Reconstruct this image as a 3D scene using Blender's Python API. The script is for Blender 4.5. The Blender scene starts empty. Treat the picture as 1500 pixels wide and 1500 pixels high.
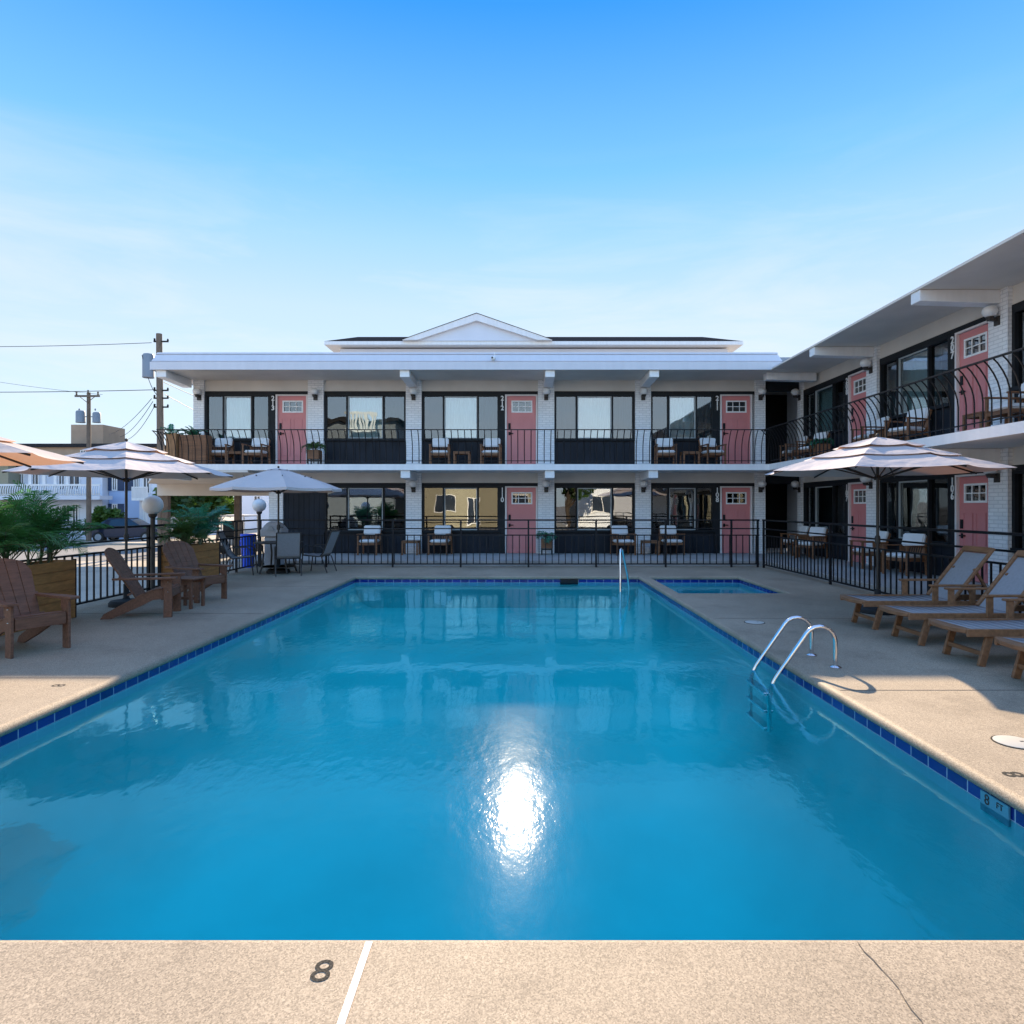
import bpy, bmesh, math, random
from mathutils import Vector, Matrix
R = math.radians
random.seed(7)
S = bpy.context.scene
COL = S.collection
GZ = -.55            # street level: the pool deck is raised above it
H = 1.57            # eye height above the pool deck
F = 960.0 / 1500.0  # focal length in picture widths


def at(px, py, Y):
    """picture position (1500 px wide) at depth Y -> point in the place"""
    return Vector(((px - 761) * Y / 960.0, Y, H + (742 - py) * Y / 960.0))


# ------------------------------------------------------------------ mesh builder
class MB:
    def __init__(s):
        s.v = []; s.f = []

    def add(s, vs, fs):
        b = len(s.v)
        s.v += [Vector(p) for p in vs]
        s.f += [tuple(i + b for i in f) for f in fs]
        return s

    def box(s, x0, x1, y0, y1, z0, z1):
        x0, x1 = min(x0, x1), max(x0, x1); y0, y1 = min(y0, y1), max(y0, y1); z0, z1 = min(z0, z1), max(z0, z1)
        return s.add([(x0, y0, z0), (x1, y0, z0), (x1, y1, z0), (x0, y1, z0), (x0, y0, z1), (x1, y0, z1), (x1, y1, z1), (x0, y1, z1)],
                     [(3, 2, 1, 0), (4, 5, 6, 7), (0, 1, 5, 4), (1, 2, 6, 5), (2, 3, 7, 6), (3, 0, 4, 7)])

    def bar(s, p, q, w, h, up=(0, 0, 1)):
        """rectangular bar p-q, w across, h along 'up'"""
        p = Vector(p); q = Vector(q); d = (q - p).normalized(); up = Vector(up)
        a = d.cross(up)
        if a.length < 1e-5: a = d.cross(Vector((1, 0, 0)))
        a.normalize(); b = a.cross(d).normalized()
        a *= w / 2; b *= h / 2
        vs = [p - a - b, p + a - b, p + a + b, p - a + b, q - a - b, q + a - b, q + a + b, q - a + b]
        return s.add(vs, [(3, 2, 1, 0), (4, 5, 6, 7), (0, 1, 5, 4), (1, 2, 6, 5), (2, 3, 7, 6), (3, 0, 4, 7)])

    def tube(s, pts, r, n=8, cap=True):
        pts = [Vector(p) for p in pts]
        m = len(pts)
        rr = r if isinstance(r, (list, tuple)) else [r] * m
        d0 = (pts[1] - pts[0]).normalized()
        a = d0.cross(Vector((0, 0, 1)))
        if a.length < 1e-3: a = Vector((1, 0, 0))
        a.normalize()
        vs = []; fs = []
        for i in range(m):
            d = (pts[min(i + 1, m - 1)] - pts[max(i - 1, 0)]).normalized()
            a = (a - d * a.dot(d)).normalized(); b = d.cross(a)
            for k in range(n):
                t = 2 * math.pi * k / n
                vs.append(pts[i] + (a * math.cos(t) + b * math.sin(t)) * rr[i])
        for i in range(m - 1):
            for k in range(n):
                fs.append((i * n + k, i * n + (k + 1) % n, (i + 1) * n + (k + 1) % n, (i + 1) * n + k))
        if cap:
            fs.append(tuple(range(n))[::-1]); fs.append(tuple((m - 1) * n + k for k in range(n)))
        return s.add(vs, fs)

    def lathe(s, prof, n=20, c=(0, 0, 0), phase=0.0):
        c = Vector(c); vs = []; fs = []
        for r, z in prof:
            for k in range(n):
                t = 2 * math.pi * k / n + phase
                vs.append(c + Vector((r * math.cos(t), r * math.sin(t), z)))
        for i in range(len(prof) - 1):
            for k in range(n):
                fs.append((i * n + k, i * n + (k + 1) % n, (i + 1) * n + (k + 1) % n, (i + 1) * n + k))
        fs.append(tuple(range(n))[::-1]); fs.append(tuple((len(prof) - 1) * n + k for k in range(n)))
        return s.add(vs, fs)

    def sphere(s, c, r, n=20, m=12, sz=1.0):
        return s.lathe([(max(1e-4, r * math.sin(math.pi * i / m)), -r * sz * math.cos(math.pi * i / m)) for i in range(m + 1)], n, c)

    def prism(s, poly, d0, d1, fn):
        """extrude a 2D polygon; fn(a, b, d) -> point"""
        n = len(poly)
        vs = [fn(a, b, d0) for a, b in poly] + [fn(a, b, d1) for a, b in poly]
        fs = [tuple(range(n))[::-1], tuple(range(n, 2 * n))] + [(i, (i + 1) % n, n + (i + 1) % n, n + i) for i in range(n)]
        return s.add(vs, fs)

    def quad(s, a, b, c, d):
        return s.add([a, b, c, d], [(0, 1, 2, 3)])

    def build(s, name, mat, parent=None, bevel=0, smooth=False, recalc=True, off=None, seg=1):
        me = bpy.data.meshes.new(name)
        o = Vector(off) if off is not None else Vector((0, 0, 0))
        me.from_pydata([tuple(p - o) for p in s.v], [], s.f)
        if recalc or bevel:
            bm = bmesh.new(); bm.from_mesh(me)
            if recalc: bmesh.ops.recalc_face_normals(bm, faces=bm.faces)
            if bevel:
                es = [e for e in bm.edges if len(e.link_faces) == 2 and e.calc_face_angle(0) > 0.5]
                bmesh.ops.bevel(bm, geom=es, offset=bevel, segments=seg, affect='EDGES', clamp_overlap=True)
            bm.to_mesh(me); bm.free()
        if smooth:
            for p in me.polygons: p.use_smooth = True
            if hasattr(me, 'set_sharp_from_angle'): me.set_sharp_from_angle(angle=R(40))
        me.materials.append(mat)
        ob = bpy.data.objects.new(name, me); COL.objects.link(ob)
        if parent is not None: ob.parent = parent
        return ob


def tag(o, label=None, cat=None, group=None, kind=None):
    if label: o['label'] = label
    if cat: o['category'] = cat
    if group: o['group'] = group
    if kind: o['kind'] = kind
    return o


def thing(name, label, cat, loc=(0, 0, 0), rz=0.0, group=None):
    o = bpy.data.objects.new(name, None); COL.objects.link(o)
    o.empty_display_size = 0.1; o.location = loc; o.rotation_euler = (0, 0, rz)
    return tag(o, label, cat, group)


def kids(o):
    return [c for c in bpy.data.objects if c.parent == o]


def copy_tree(o, parent=None):
    ch = kids(o)
    c = o.copy(); COL.objects.link(c)
    c.parent = parent
    for k in ch: copy_tree(k, c)
    return c


def place(proto, used, loc, rz, label, group=None, scale=None):
    """first call moves the prototype itself, later calls copy it with its parts"""
    o = proto if proto.name not in used else copy_tree(proto)
    used.add(proto.name)
    o.location = loc; o.rotation_euler = (0, 0, rz)
    if scale: o.scale = scale
    o['label'] = label
    if group: o['group'] = group
    return o


USED = set()

# ------------------------------------------------------------------ materials


def nt(name):
    m = bpy.data.materials.new(name); m.use_nodes = True
    return m, m.node_tree.nodes, m.node_tree.links, m.node_tree.nodes['Principled BSDF']


def lin(c):
    return tuple(((x / 255) / 12.92 if x / 255 <= .04045 else ((x / 255 + .055) / 1.055) ** 2.4) for x in c) + (1,)


def mat(name, col, rough=.6, metal=0, var=.12, scale=3.0, bump=0.0, bscale=60.0, spec=.5, stretch=None, detail=4, var2=0.0, scale2=40.0):
    """paint / wood / metal with uneven tone (its own wear) and surface grain"""
    m, N, L, P = nt(name)
    tc = N.new('ShaderNodeTexCoord')
    src = tc.outputs['Object']
    if stretch:
        mp = N.new('ShaderNodeMapping'); mp.inputs['Scale'].default_value = stretch
        L.new(src, mp.inputs['Vector']); src = mp.outputs['Vector']
    no = N.new('ShaderNodeTexNoise'); no.inputs['Scale'].default_value = scale; no.inputs['Detail'].default_value = detail
    L.new(src, no.inputs['Vector'])
    mx = N.new('ShaderNodeMix'); mx.data_type = 'RGBA'
    c = Vector(col[:3])
    mx.inputs['A'].default_value = tuple(c * (1 - var)) + (1,); mx.inputs['B'].default_value = tuple(min(1, x * (1 + var)) for x in c) + (1,)
    rp = N.new('ShaderNodeMapRange'); rp.inputs['From Min'].default_value = .3; rp.inputs['From Max'].default_value = .7
    L.new(no.outputs['Fac'], rp.inputs['Value']); L.new(rp.outputs['Result'], mx.inputs['Factor'])
    out = mx.outputs['Result']
    if var2:
        n2 = N.new('ShaderNodeTexNoise'); n2.inputs['Scale'].default_value = scale2; n2.inputs['Detail'].default_value = 2
        L.new(src, n2.inputs['Vector'])
        r2 = N.new('ShaderNodeMapRange'); r2.inputs['From Min'].default_value = .35; r2.inputs['From Max'].default_value = .65
        r2.inputs['To Min'].default_value = 1 - var2; r2.inputs['To Max'].default_value = 1 + var2
        L.new(n2.outputs['Fac'], r2.inputs['Value'])
        mm = N.new('ShaderNodeVectorMath'); mm.operation = 'SCALE'
        L.new(out, mm.inputs[0]); L.new(r2.outputs['Result'], mm.inputs['Scale']); out = mm.outputs['Vector']
    L.new(out, P.inputs['Base Color'])
    P.inputs['Roughness'].default_value = rough; P.inputs['Metallic'].default_value = metal
    P.inputs['Specular IOR Level'].default_value = spec
    if bump:
        nb = N.new('ShaderNodeTexNoise'); nb.inputs['Scale'].default_value = bscale; nb.inputs['Detail'].default_value = 3
        L.new(src, nb.inputs['Vector'])
        bp = N.new('ShaderNodeBump'); bp.inputs['Strength'].default_value = bump; bp.inputs['Distance'].default_value = .02
        L.new(nb.outputs['Fac'], bp.inputs['Height']); L.new(bp.outputs['Normal'], P.inputs['Normal'])
    return m


def brick_mat(name, col, mortar, bw=.21, bh=.07, rough=.6, msize=.01, bump=.5, swap=False, var=.05):
    m, N, L, P = nt(name)
    tc = N.new('ShaderNodeTexCoord'); sp = N.new('ShaderNodeSeparateXYZ'); L.new(tc.outputs['Object'], sp.inputs[0])
    ad = N.new('ShaderNodeMath'); ad.operation = 'ADD'; L.new(sp.outputs['X'], ad.inputs[0]); L.new(sp.outputs['Y'], ad.inputs[1])
    cb = N.new('ShaderNodeCombineXYZ'); L.new(ad.outputs[0], cb.inputs['X']); L.new(sp.outputs['Z'], cb.inputs['Y'])
    b = N.new('ShaderNodeTexBrick'); L.new(cb.outputs[0], b.inputs['Vector'])
    b.inputs['Scale'].default_value = 1; b.inputs['Brick Width'].default_value = bw; b.inputs['Row Height'].default_value = bh
    b.inputs['Mortar Size'].default_value = msize; b.inputs['Mortar Smooth'].default_value = .3
    c = Vector(col[:3])
    b.inputs['Color1'].default_value = tuple(c * (1 - var)) + (1,); b.inputs['Color2'].default_value = tuple(min(1, x * (1 + var)) for x in c) + (1,)
    b.inputs['Mortar'].default_value = tuple(mortar[:3]) + (1,)
    L.new(b.outputs['Color'], P.inputs['Base Color'])
    P.inputs['Roughness'].default_value = rough
    iv = N.new('ShaderNodeMath'); iv.operation = 'SUBTRACT'; iv.inputs[0].default_value = 1; L.new(b.outputs['Fac'], iv.inputs[1])
    no = N.new('ShaderNodeTexNoise'); no.inputs['Scale'].default_value = 25; L.new(tc.outputs['Object'], no.inputs['Vector'])
    sm = N.new('ShaderNodeMath'); sm.operation = 'MULTIPLY_ADD'; sm.inputs[1].default_value = .3
    L.new(no.outputs['Fac'], sm.inputs[0]); L.new(iv.outputs[0], sm.inputs[2])
    bp = N.new('ShaderNodeBump'); bp.inputs['Strength'].default_value = bump; bp.inputs['Distance'].default_value = .01
    L.new(sm.outputs[0], bp.inputs['Height']); L.new(bp.outputs['Normal'], P.inputs['Normal'])
    return m


def deck_mat(name, base, dark, speck=.5):
    m, N, L, P = nt(name)
    tc = N.new('ShaderNodeTexCoord')

    def noise(sc, det=4, rough=.6):
        n = N.new('ShaderNodeTexNoise'); n.inputs['Scale'].default_value = sc; n.inputs['Detail'].default_value = det; n.inputs['Roughness'].default_value = rough
        L.new(tc.outputs['Object'], n.inputs['Vector']); return n.outputs['Fac']

    def rng(v, a, b, c, d):
        n = N.new('ShaderNodeMapRange')
        for k, x in zip(('From Min', 'From Max', 'To Min', 'To Max'), (a, b, c, d)): n.inputs[k].default_value = x
        L.new(v, n.inputs['Value']); return n.outputs['Result']

    def mix(f, a, b):
        n = N.new('ShaderNodeMix'); n.data_type = 'RGBA'; L.new(f, n.inputs['Factor'])
        for k, x in (('A', a), ('B', b)):
            if isinstance(x, tuple): n.inputs[k].default_value = x
            else: L.new(x, n.inputs[k])
        return n.outputs['Result']
    c = mix(rng(noise(.55, 6), .3, .7, 0, 1), tuple(base), tuple(dark))
    c = mix(rng(noise(2.2, 8, .7), .5, .85, 0, .35), c, tuple(x * .72 for x in dark[:3]) + (1,))
    st = rng(noise(.9, 9, .75), .54, .60, 1.0, .86); st2 = rng(noise(.28, 7, .7), .45, .62, 1.06, .90)
    for q in (st, st2):
        sq = N.new('ShaderNodeVectorMath'); sq.operation = 'SCALE'; L.new(c, sq.inputs[0]); L.new(q, sq.inputs['Scale']); c = sq.outputs['Vector']
    vo = N.new('ShaderNodeTexVoronoi'); vo.inputs['Scale'].default_value = 200; L.new(tc.outputs['Object'], vo.inputs['Vector'])
    bw = N.new('ShaderNodeRGBToBW'); L.new(vo.outputs['Color'], bw.inputs['Color'])
    k = rng(bw.outputs['Val'], .1, .9, 1 - speck, 1 + speck * .8)
    sc = N.new('ShaderNodeVectorMath'); sc.operation = 'SCALE'; L.new(c, sc.inputs[0]); L.new(k, sc.inputs['Scale'])
    L.new(sc.outputs['Vector'], P.inputs['Base Color'])
    P.inputs['Roughness'].default_value = .75; P.inputs['Specular IOR Level'].default_value = .35
    bp = N.new('ShaderNodeBump'); bp.inputs['Strength'].default_value = .25; bp.inputs['Distance'].default_value = .006
    L.new(bw.outputs['Val'], bp.inputs['Height']); L.new(bp.outputs['Normal'], P.inputs['Normal'])
    return m


def tile_mat(name, col, grout, w, h):
    m = brick_mat(name, col, grout, w, h, rough=.12, msize=.005, bump=.4, var=.25)
    for n in m.node_tree.nodes:
        if n.type == 'TEX_BRICK': n.offset = 0; n.offset_frequency = 1
    return m


def fabric_mat(name, col, trans, rough=.8):
    m, N, L, P = nt(name)
    tc = N.new('ShaderNodeTexCoord'); no = N.new('ShaderNodeTexNoise'); no.inputs['Scale'].default_value = 3; no.inputs['Detail'].default_value = 5
    L.new(tc.outputs['Object'], no.inputs['Vector'])
    mx = N.new('ShaderNodeMix'); mx.data_type = 'RGBA'
    mx.inputs['A'].default_value = tuple(x * .9 for x in col[:3]) + (1,); mx.inputs['B'].default_value = tuple(col[:3]) + (1,)
    L.new(no.outputs['Fac'], mx.inputs['Factor'])
    L.new(mx.outputs['Result'], P.inputs['Base Color']); P.inputs['Roughness'].default_value = rough; P.inputs['Specular IOR Level'].default_value = .2
    wv = N.new('ShaderNodeTexNoise'); wv.inputs['Scale'].default_value = 5; wv.inputs['Detail'].default_value = 2
    L.new(tc.outputs['Object'], wv.inputs['Vector'])
    bp = N.new('ShaderNodeBump'); bp.inputs['Strength'].default_value = .5; bp.inputs['Distance'].default_value = .03
    L.new(wv.outputs['Fac'], bp.inputs['Height']); L.new(bp.outputs['Normal'], P.inputs['Normal'])
    if trans:
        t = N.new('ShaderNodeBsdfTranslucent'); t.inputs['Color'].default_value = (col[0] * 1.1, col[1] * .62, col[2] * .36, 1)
        ms = N.new('ShaderNodeMixShader'); ms.inputs[0].default_value = trans
        L.new(P.outputs[0], ms.inputs[1]); L.new(t.outputs[0], ms.inputs[2])
        L.new(ms.outputs[0], N['Material Output'].inputs['Surface'])
    return m


def leaf_mat(name, col, trans=.25, var=.35, scale=8):
    m, N, L, P = nt(name)
    tc = N.new('ShaderNodeTexCoord'); no = N.new('ShaderNodeTexNoise'); no.inputs['Scale'].default_value = scale; no.inputs['Detail'].default_value = 3
    L.new(tc.outputs['Object'], no.inputs['Vector'])
    rp = N.new('ShaderNodeMapRange'); rp.inputs['From Min'].default_value = .3; rp.inputs['From Max'].default_value = .7
    L.new(no.outputs['Fac'], rp.inputs['Value'])
    mx = N.new('ShaderNodeMix'); mx.data_type = 'RGBA'; L.new(rp.outputs['Result'], mx.inputs['Factor'])
    mx.inputs['A'].default_value = tuple(x * (1 - var) for x in col[:3]) + (1,)
    mx.inputs['B'].default_value = tuple(min(1, x * (1 + var)) for x in col[:3]) + (1,)
    L.new(mx.outputs['Result'], P.inputs['Base Color']); P.inputs['Roughness'].default_value = .45; P.inputs['Specular IOR Level'].default_value = .4
    t = N.new('ShaderNodeBsdfTranslucent'); t.inputs['Color'].default_value = (min(1, col[0] * 2.2), min(1, col[1] * 2), col[2], 1)
    ms = N.new('ShaderNodeMixShader'); ms.inputs[0].default_value = trans
    L.new(P.outputs[0], ms.inputs[1]); L.new(t.outputs[0], ms.inputs[2]); L.new(ms.outputs[0], N['Material Output'].inputs['Surface'])
    return m


def glass_mat(name, tint, base=.14, top=.9, wobble=.02):
    """flat pane: mirror layer by viewing angle over a tinted see-through layer"""
    m, N, L, P = nt(name)
    N.remove(P)
    g = N.new('ShaderNodeBsdfGlossy'); g.inputs['Roughness'].default_value = .0; g.inputs['Color'].default_value = (.95, .97, 1, 1)
    t = N.new('ShaderNodeBsdfTransparent'); t.inputs['Color'].default_value = tuple(tint) + (1,)
    lw = N.new('ShaderNodeLayerWeight'); lw.inputs['Blend'].default_value = .35
    mr = N.new('ShaderNodeMapRange'); mr.inputs['To Min'].default_value = base; mr.inputs['To Max'].default_value = top
    L.new(lw.outputs['Facing'], mr.inputs['Value'])
    pw = N.new('ShaderNodeMath'); pw.operation = 'POWER'; pw.inputs[1].default_value = 2.5
    L.new(lw.outputs['Facing'], pw.inputs[0]); L.new(pw.outputs[0], mr.inputs['Value'])
    tc = N.new('ShaderNodeTexCoord'); no = N.new('ShaderNodeTexNoise'); no.inputs['Scale'].default_value = 1.6; no.inputs['Detail'].default_value = 1
    L.new(tc.outputs['Object'], no.inputs['Vector'])
    bp = N.new('ShaderNodeBump'); bp.inputs['Strength'].default_value = 1; bp.inputs['Distance'].default_value = wobble
    L.new(no.outputs['Fac'], bp.inputs['Height']); L.new(bp.outputs['Normal'], g.inputs['Normal'])
    ms = N.new('ShaderNodeMixShader'); L.new(mr.outputs['Result'], ms.inputs[0]); L.new(t.outputs[0], ms.inputs[1]); L.new(g.outputs[0], ms.inputs[2])
    L.new(ms.outputs[0], N['Material Output'].inputs['Surface'])
    return m


def water_mat(name, dens, acol, ripple=1.0):
    m, N, L, P = nt(name)
    N.remove(P)
    tc = N.new('ShaderNodeTexCoord')

    def noise(sc, det, off=(0, 0, 0), st=(1, 1, 1)):
        mp = N.new('ShaderNodeMapping'); mp.inputs['Location'].default_value = off; mp.inputs['Scale'].default_value = st
        L.new(tc.outputs['Object'], mp.inputs['Vector'])
        n = N.new('ShaderNodeTexNoise'); n.inputs['Scale'].default_value = sc; n.inputs['Detail'].default_value = det
        L.new(mp.outputs['Vector'], n.inputs['Vector']); return n.outputs['Fac']

    def mul(a, k):
        n = N.new('ShaderNodeMath'); n.operation = 'MULTIPLY'; L.new(a, n.inputs[0])
        if isinstance(k, float): n.inputs[1].default_value = k
        else: L.new(k, n.inputs[1])
        return n.outputs[0]

    def add(a, b):
        n = N.new('ShaderNodeMath'); n.operation = 'ADD'; L.new(a, n.inputs[0]); L.new(b, n.inputs[1]); return n.outputs[0]
    # calm water: long soft swell, and patches where a breeze wrinkles it
    patch = N.new('ShaderNodeMapRange'); patch.inputs['From Min'].default_value = .45; patch.inputs['From Max'].default_value = .7
    patch.inputs['To Min'].default_value = .12; patch.inputs['To Max'].default_value = 1.0
    L.new(noise(.45, 2, (3.1, 7.7, 0)), patch.inputs['Value'])
    h = add(mul(noise(.9, 2, (0, 0, 0), (1, .8, 1)), .0060 * ripple), mul(noise(3.6, 3, (5, 2, 0), (1, .42, 1)), .0030 * ripple))
    h = add(h, mul(mul(noise(12, 3, (1, 9, 0), (1, .55, 1)), .0040 * ripple), patch.outputs['Result']))
    bp = N.new('ShaderNodeBump'); bp.inputs['Strength'].default_value = 1; bp.inputs['Distance'].default_value = 1.0
    L.new(h, bp.inputs['Height'])
    # fine capillary roughness for the spread of the sun glint
    h2 = add(h, mul(noise(55, 2, (0, 0, 0), (1, .42, 1)), .0007 * ripple))
    b2 = N.new('ShaderNodeBump'); b2.inputs['Strength'].default_value = 1; b2.inputs['Distance'].default_value = 1.0
    L.new(h2, b2.inputs['Height'])
    g1 = N.new('ShaderNodeBsdfGlossy'); g1.inputs['Roughness'].default_value = .015; g1.inputs['Color'].default_value = (.38, .86, 1, 1); L.new(bp.outputs['Normal'], g1.inputs['Normal'])
    g2 = N.new('ShaderNodeBsdfGlossy'); g2.inputs['Roughness'].default_value = .05; L.new(b2.outputs['Normal'], g2.inputs['Normal'])
    gm = N.new('ShaderNodeMixShader'); gm.inputs[0].default_value = .16; L.new(g1.outputs[0], gm.inputs[1]); L.new(g2.outputs[0], gm.inputs[2])
    g3 = N.new('ShaderNodeBsdfGlossy'); g3.inputs['Roughness'].default_value = .20; L.new(bp.outputs['Normal'], g3.inputs['Normal'])
    gm2 = N.new('ShaderNodeMixShader'); gm2.inputs[0].default_value = .009; L.new(gm.outputs[0], gm2.inputs[1]); L.new(g3.outputs[0], gm2.inputs[2]); gm = gm2
    t = N.new('ShaderNodeBsdfTransparent')
    fr = N.new('ShaderNodeFresnel'); fr.inputs['IOR'].default_value = 1.33; L.new(bp.outputs['Normal'], fr.inputs['Normal'])
    ms = N.new('ShaderNodeMixShader'); L.new(fr.outputs[0], ms.inputs[0]); L.new(t.outputs[0], ms.inputs[1]); L.new(gm.outputs[0], ms.inputs[2])
    L.new(ms.outputs[0], N['Material Output'].inputs['Surface'])
    va = N.new('ShaderNodeVolumeAbsorption'); va.inputs['Color'].default_value = tuple(acol) + (1,); va.inputs['Density'].default_value = dens
    L.new(va.outputs[0], N['Material Output'].inputs['Volume'])
    return m


M = {}
M['deck'] = deck_mat('deck_concrete', (.375, .30, .215, 1), (.315, .25, .178, 1), .42)
M['walk'] = deck_mat('walk_concrete', (.42, .40, .38, 1), (.36, .34, .32, 1), .12)
M['ground'] = deck_mat('pale_ground', (.45, .39, .31, 1), (.38, .33, .27, 1), .15)
M['asphalt'] = deck_mat('worn_asphalt', (.22, .21, .20, 1), (.17, .165, .16, 1), .25)
M['white'] = mat('white_paint', (.84, .83, .82), .5, var=.05, scale=2.5, bump=.05, stretch=(3, 3, .5), detail=7)
M['fascia'] = mat('white_metal_fascia', (.66, .66, .70), .45, var=.035, scale=2.0, stretch=(3, 3, .35), detail=7)
M['soffit'] = mat('cream_soffit_paint', (.68, .625, .56), .7, var=.08, detail=7, scale=1.2, bump=.05)
M['brick'] = brick_mat('white_painted_brick', (.84, .83, .83), (.66, .66, .67), bump=.7)
M['black'] = mat('black_paint', (.010, .012, .015), .55, var=.25, scale=4, spec=.25)
M['navy'] = mat('dark_navy_panel', (.012, .015, .022), .6, var=.3, scale=2, spec=.25)
M['iron'] = mat('black_iron', (.008, .008, .010), .5, var=.2, scale=8, spec=.3)
M['pink'] = mat('pink_door_paint', (.62, .215, .21), .45, var=.05, scale=1.5, bump=.04)
M['trim'] = mat('pale_door_trim', (.72, .66, .64), .5, var=.03)
M['sash'] = mat('grey_sash', (.42, .46, .47), .4, var=.04)
M['glass'] = glass_mat('window_glass', (.80, .88, .88), .20, .95, .0022)
M['screen'] = glass_mat('screened_glass', (.44, .50, .52), .12, .8, .0022)
M['lite'] = glass_mat('door_glass', (.5, .55, .55), .12, .9, .001)
M['curtain'] = mat('pale_curtain', (.38, .48, .51), .9, var=.06, scale=2)
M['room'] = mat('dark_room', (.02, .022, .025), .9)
M['teak'] = mat('brown_teak', (.20, .085, .035), .55, var=.3, scale=3, stretch=(1, 1, 8), bump=.1)
M['lteak'] = mat('weathered_teak', (.25, .12, .055), .6, var=.25, scale=4, stretch=(6, 1, 6), bump=.15)
M['adir'] = mat('brown_plastic_lumber', (.19, .092, .056), .6, var=.22, scale=5, var2=.1, scale2=30, spec=.3, stretch=(8, 1, 8), bump=.1)
M['cushion'] = mat('white_cushion', (.75, .73, .72), .9, var=.05, scale=5, bump=.3, bscale=9)
M['sling'] = mat('grey_sling', (.30, .295, .305), .9, spec=.15, var=.06, scale=30, bump=.2, bscale=180)
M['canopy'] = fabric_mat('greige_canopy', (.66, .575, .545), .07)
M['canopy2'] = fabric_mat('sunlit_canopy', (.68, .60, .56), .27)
M['planter'] = mat('cedar_boards', (.40, .18, .055), .55, var=.2, scale=2.2, stretch=(1, 1, 7), bump=.12, var2=.12, scale2=9)
M['planterv'] = mat('cedar_upright_boards', (.34, .17, .07), .55, var=.3, scale=4, stretch=(7, 7, 1), bump=.12)
M['soil'] = mat('dark_soil', (.03, .022, .015), .95, bump=.5, bscale=30)
M['palm'] = leaf_mat('palm_leaf', (.055, .20, .075), .3)
M['palm2'] = leaf_mat('palm_leaf_yellow', (.06, .12, .035), .2)
M['fern'] = leaf_mat('blue_green_leaf', (.035, .18, .12), .25)
M['stalk'] = mat('palm_stalk', (.09, .10, .04), .6)
M['bark'] = mat('bark', (.10, .075, .055), .9, var=.3, scale=8, bump=.5, bscale=20)
M['pole'] = mat('weathered_pole', (.16, .12, .09), .9, var=.25, scale=6, stretch=(4, 4, .6), bump=.3)
M['tree'] = leaf_mat('tree_leaf', (.05, .10, .025), .25, .5, .6)
M['hedge'] = leaf_mat('hedge_leaf', (.06, .13, .02), .2, .4, 1.5)
M['lid'] = mat('old_white_plastic', (.52, .49, .43), .5, var=.06)
M['steel'] = mat('polished_steel', (.72, .72, .74), .12, 1, var=.03)
M['globe'] = mat('white_globe', (.80, .79, .77), .3, var=.02)
M['bronze'] = mat('dark_bronze', (.03, .024, .02), .5)
M['tile'] = tile_mat('navy_tile', (.008, .022, .20), (.38, .5, .6), .19, .152)
M['tilew'] = mat('pale_marker_tile', (.10, .30, .38), .15, var=.05)
M['ink'] = mat('black_stencil', (.055, .05, .042), .9, var=.85, scale=150, spec=.1)
M['plaster'] = mat('pool_plaster', (.40, .93, .93), .8, var=.08, scale=.8, detail=6)
M['water'] = water_mat('pool_water', .85, (.0, .955, .955))
M['water2'] = water_mat('wading_water', 1.6, (.0, .86, .92))
M['shingle'] = mat('grey_shingle', (.035, .035, .038), 1.0, var=.2, scale=6, bump=.3, spec=0)
M['grey'] = mat('grey_metal', (.33, .35, .38), .5, var=.06)
M['tan'] = mat('tan_stucco', (.38, .27, .19), .85, var=.1, scale=1)
M['cream'] = mat('cream_siding', (.33, .30, .21), .7, var=.05, scale=.8)
M['sidew'] = mat('white_siding', (.72, .74, .80), .6, var=.04, scale=.8)
M['sideb'] = mat('pale_blue_siding', (.42, .55, .80), .6, var=.05, scale=.8)
M['bluegrey'] = mat('blue_grey_siding', (.20, .25, .30), .7, var=.05)
M['hglass'] = mat('dark_house_glass', (.03, .04, .06), .08, var=.3, scale=.7)
M['shutter'] = mat('navy_shutter', (.015, .04, .10), .5)
M['carpaint'] = mat('dark_blue_car_paint', (.02, .03, .06), .15, .3, var=.02)
M['carpale'] = mat('silver_car_paint', (.45, .46, .48), .2, .4, var=.02)
M['rubber'] = mat('rubber', (.015, .015, .015), .8)
M['blueplastic'] = mat('bright_blue_plastic', (.01, .10, .75), .3, var=.15, scale=6)
M['wire'] = mat('cable', (.03, .03, .035), .6)
M['stone'] = mat('grey_stone_bin', (.42, .42, .45), .7, var=.08, scale=10, bump=.2)
M['tank'] = mat('transformer_grey', (.22, .25, .29), .45, var=.06)

# ------------------------------------------------------------------ world, sun, camera
EL = R(25.3); AZ = R(-0.3)
w = bpy.data.worlds.new('World'); S.world = w; w.use_nodes = True
wn, wl = w.node_tree.nodes, w.node_tree.links
bg = wn['Background']
sky = wn.new('ShaderNodeTexSky'); sky.sky_type = 'NISHITA'; sky.sun_disc = False
sky.sun_elevation = EL; sky.sun_rotation = AZ
sky.air_density = 1.0; sky.dust_density = 0.0; sky.ozone_density = 4.0; sky.altitude = 0
bg.inputs['Strength'].default_value = .10
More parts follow.
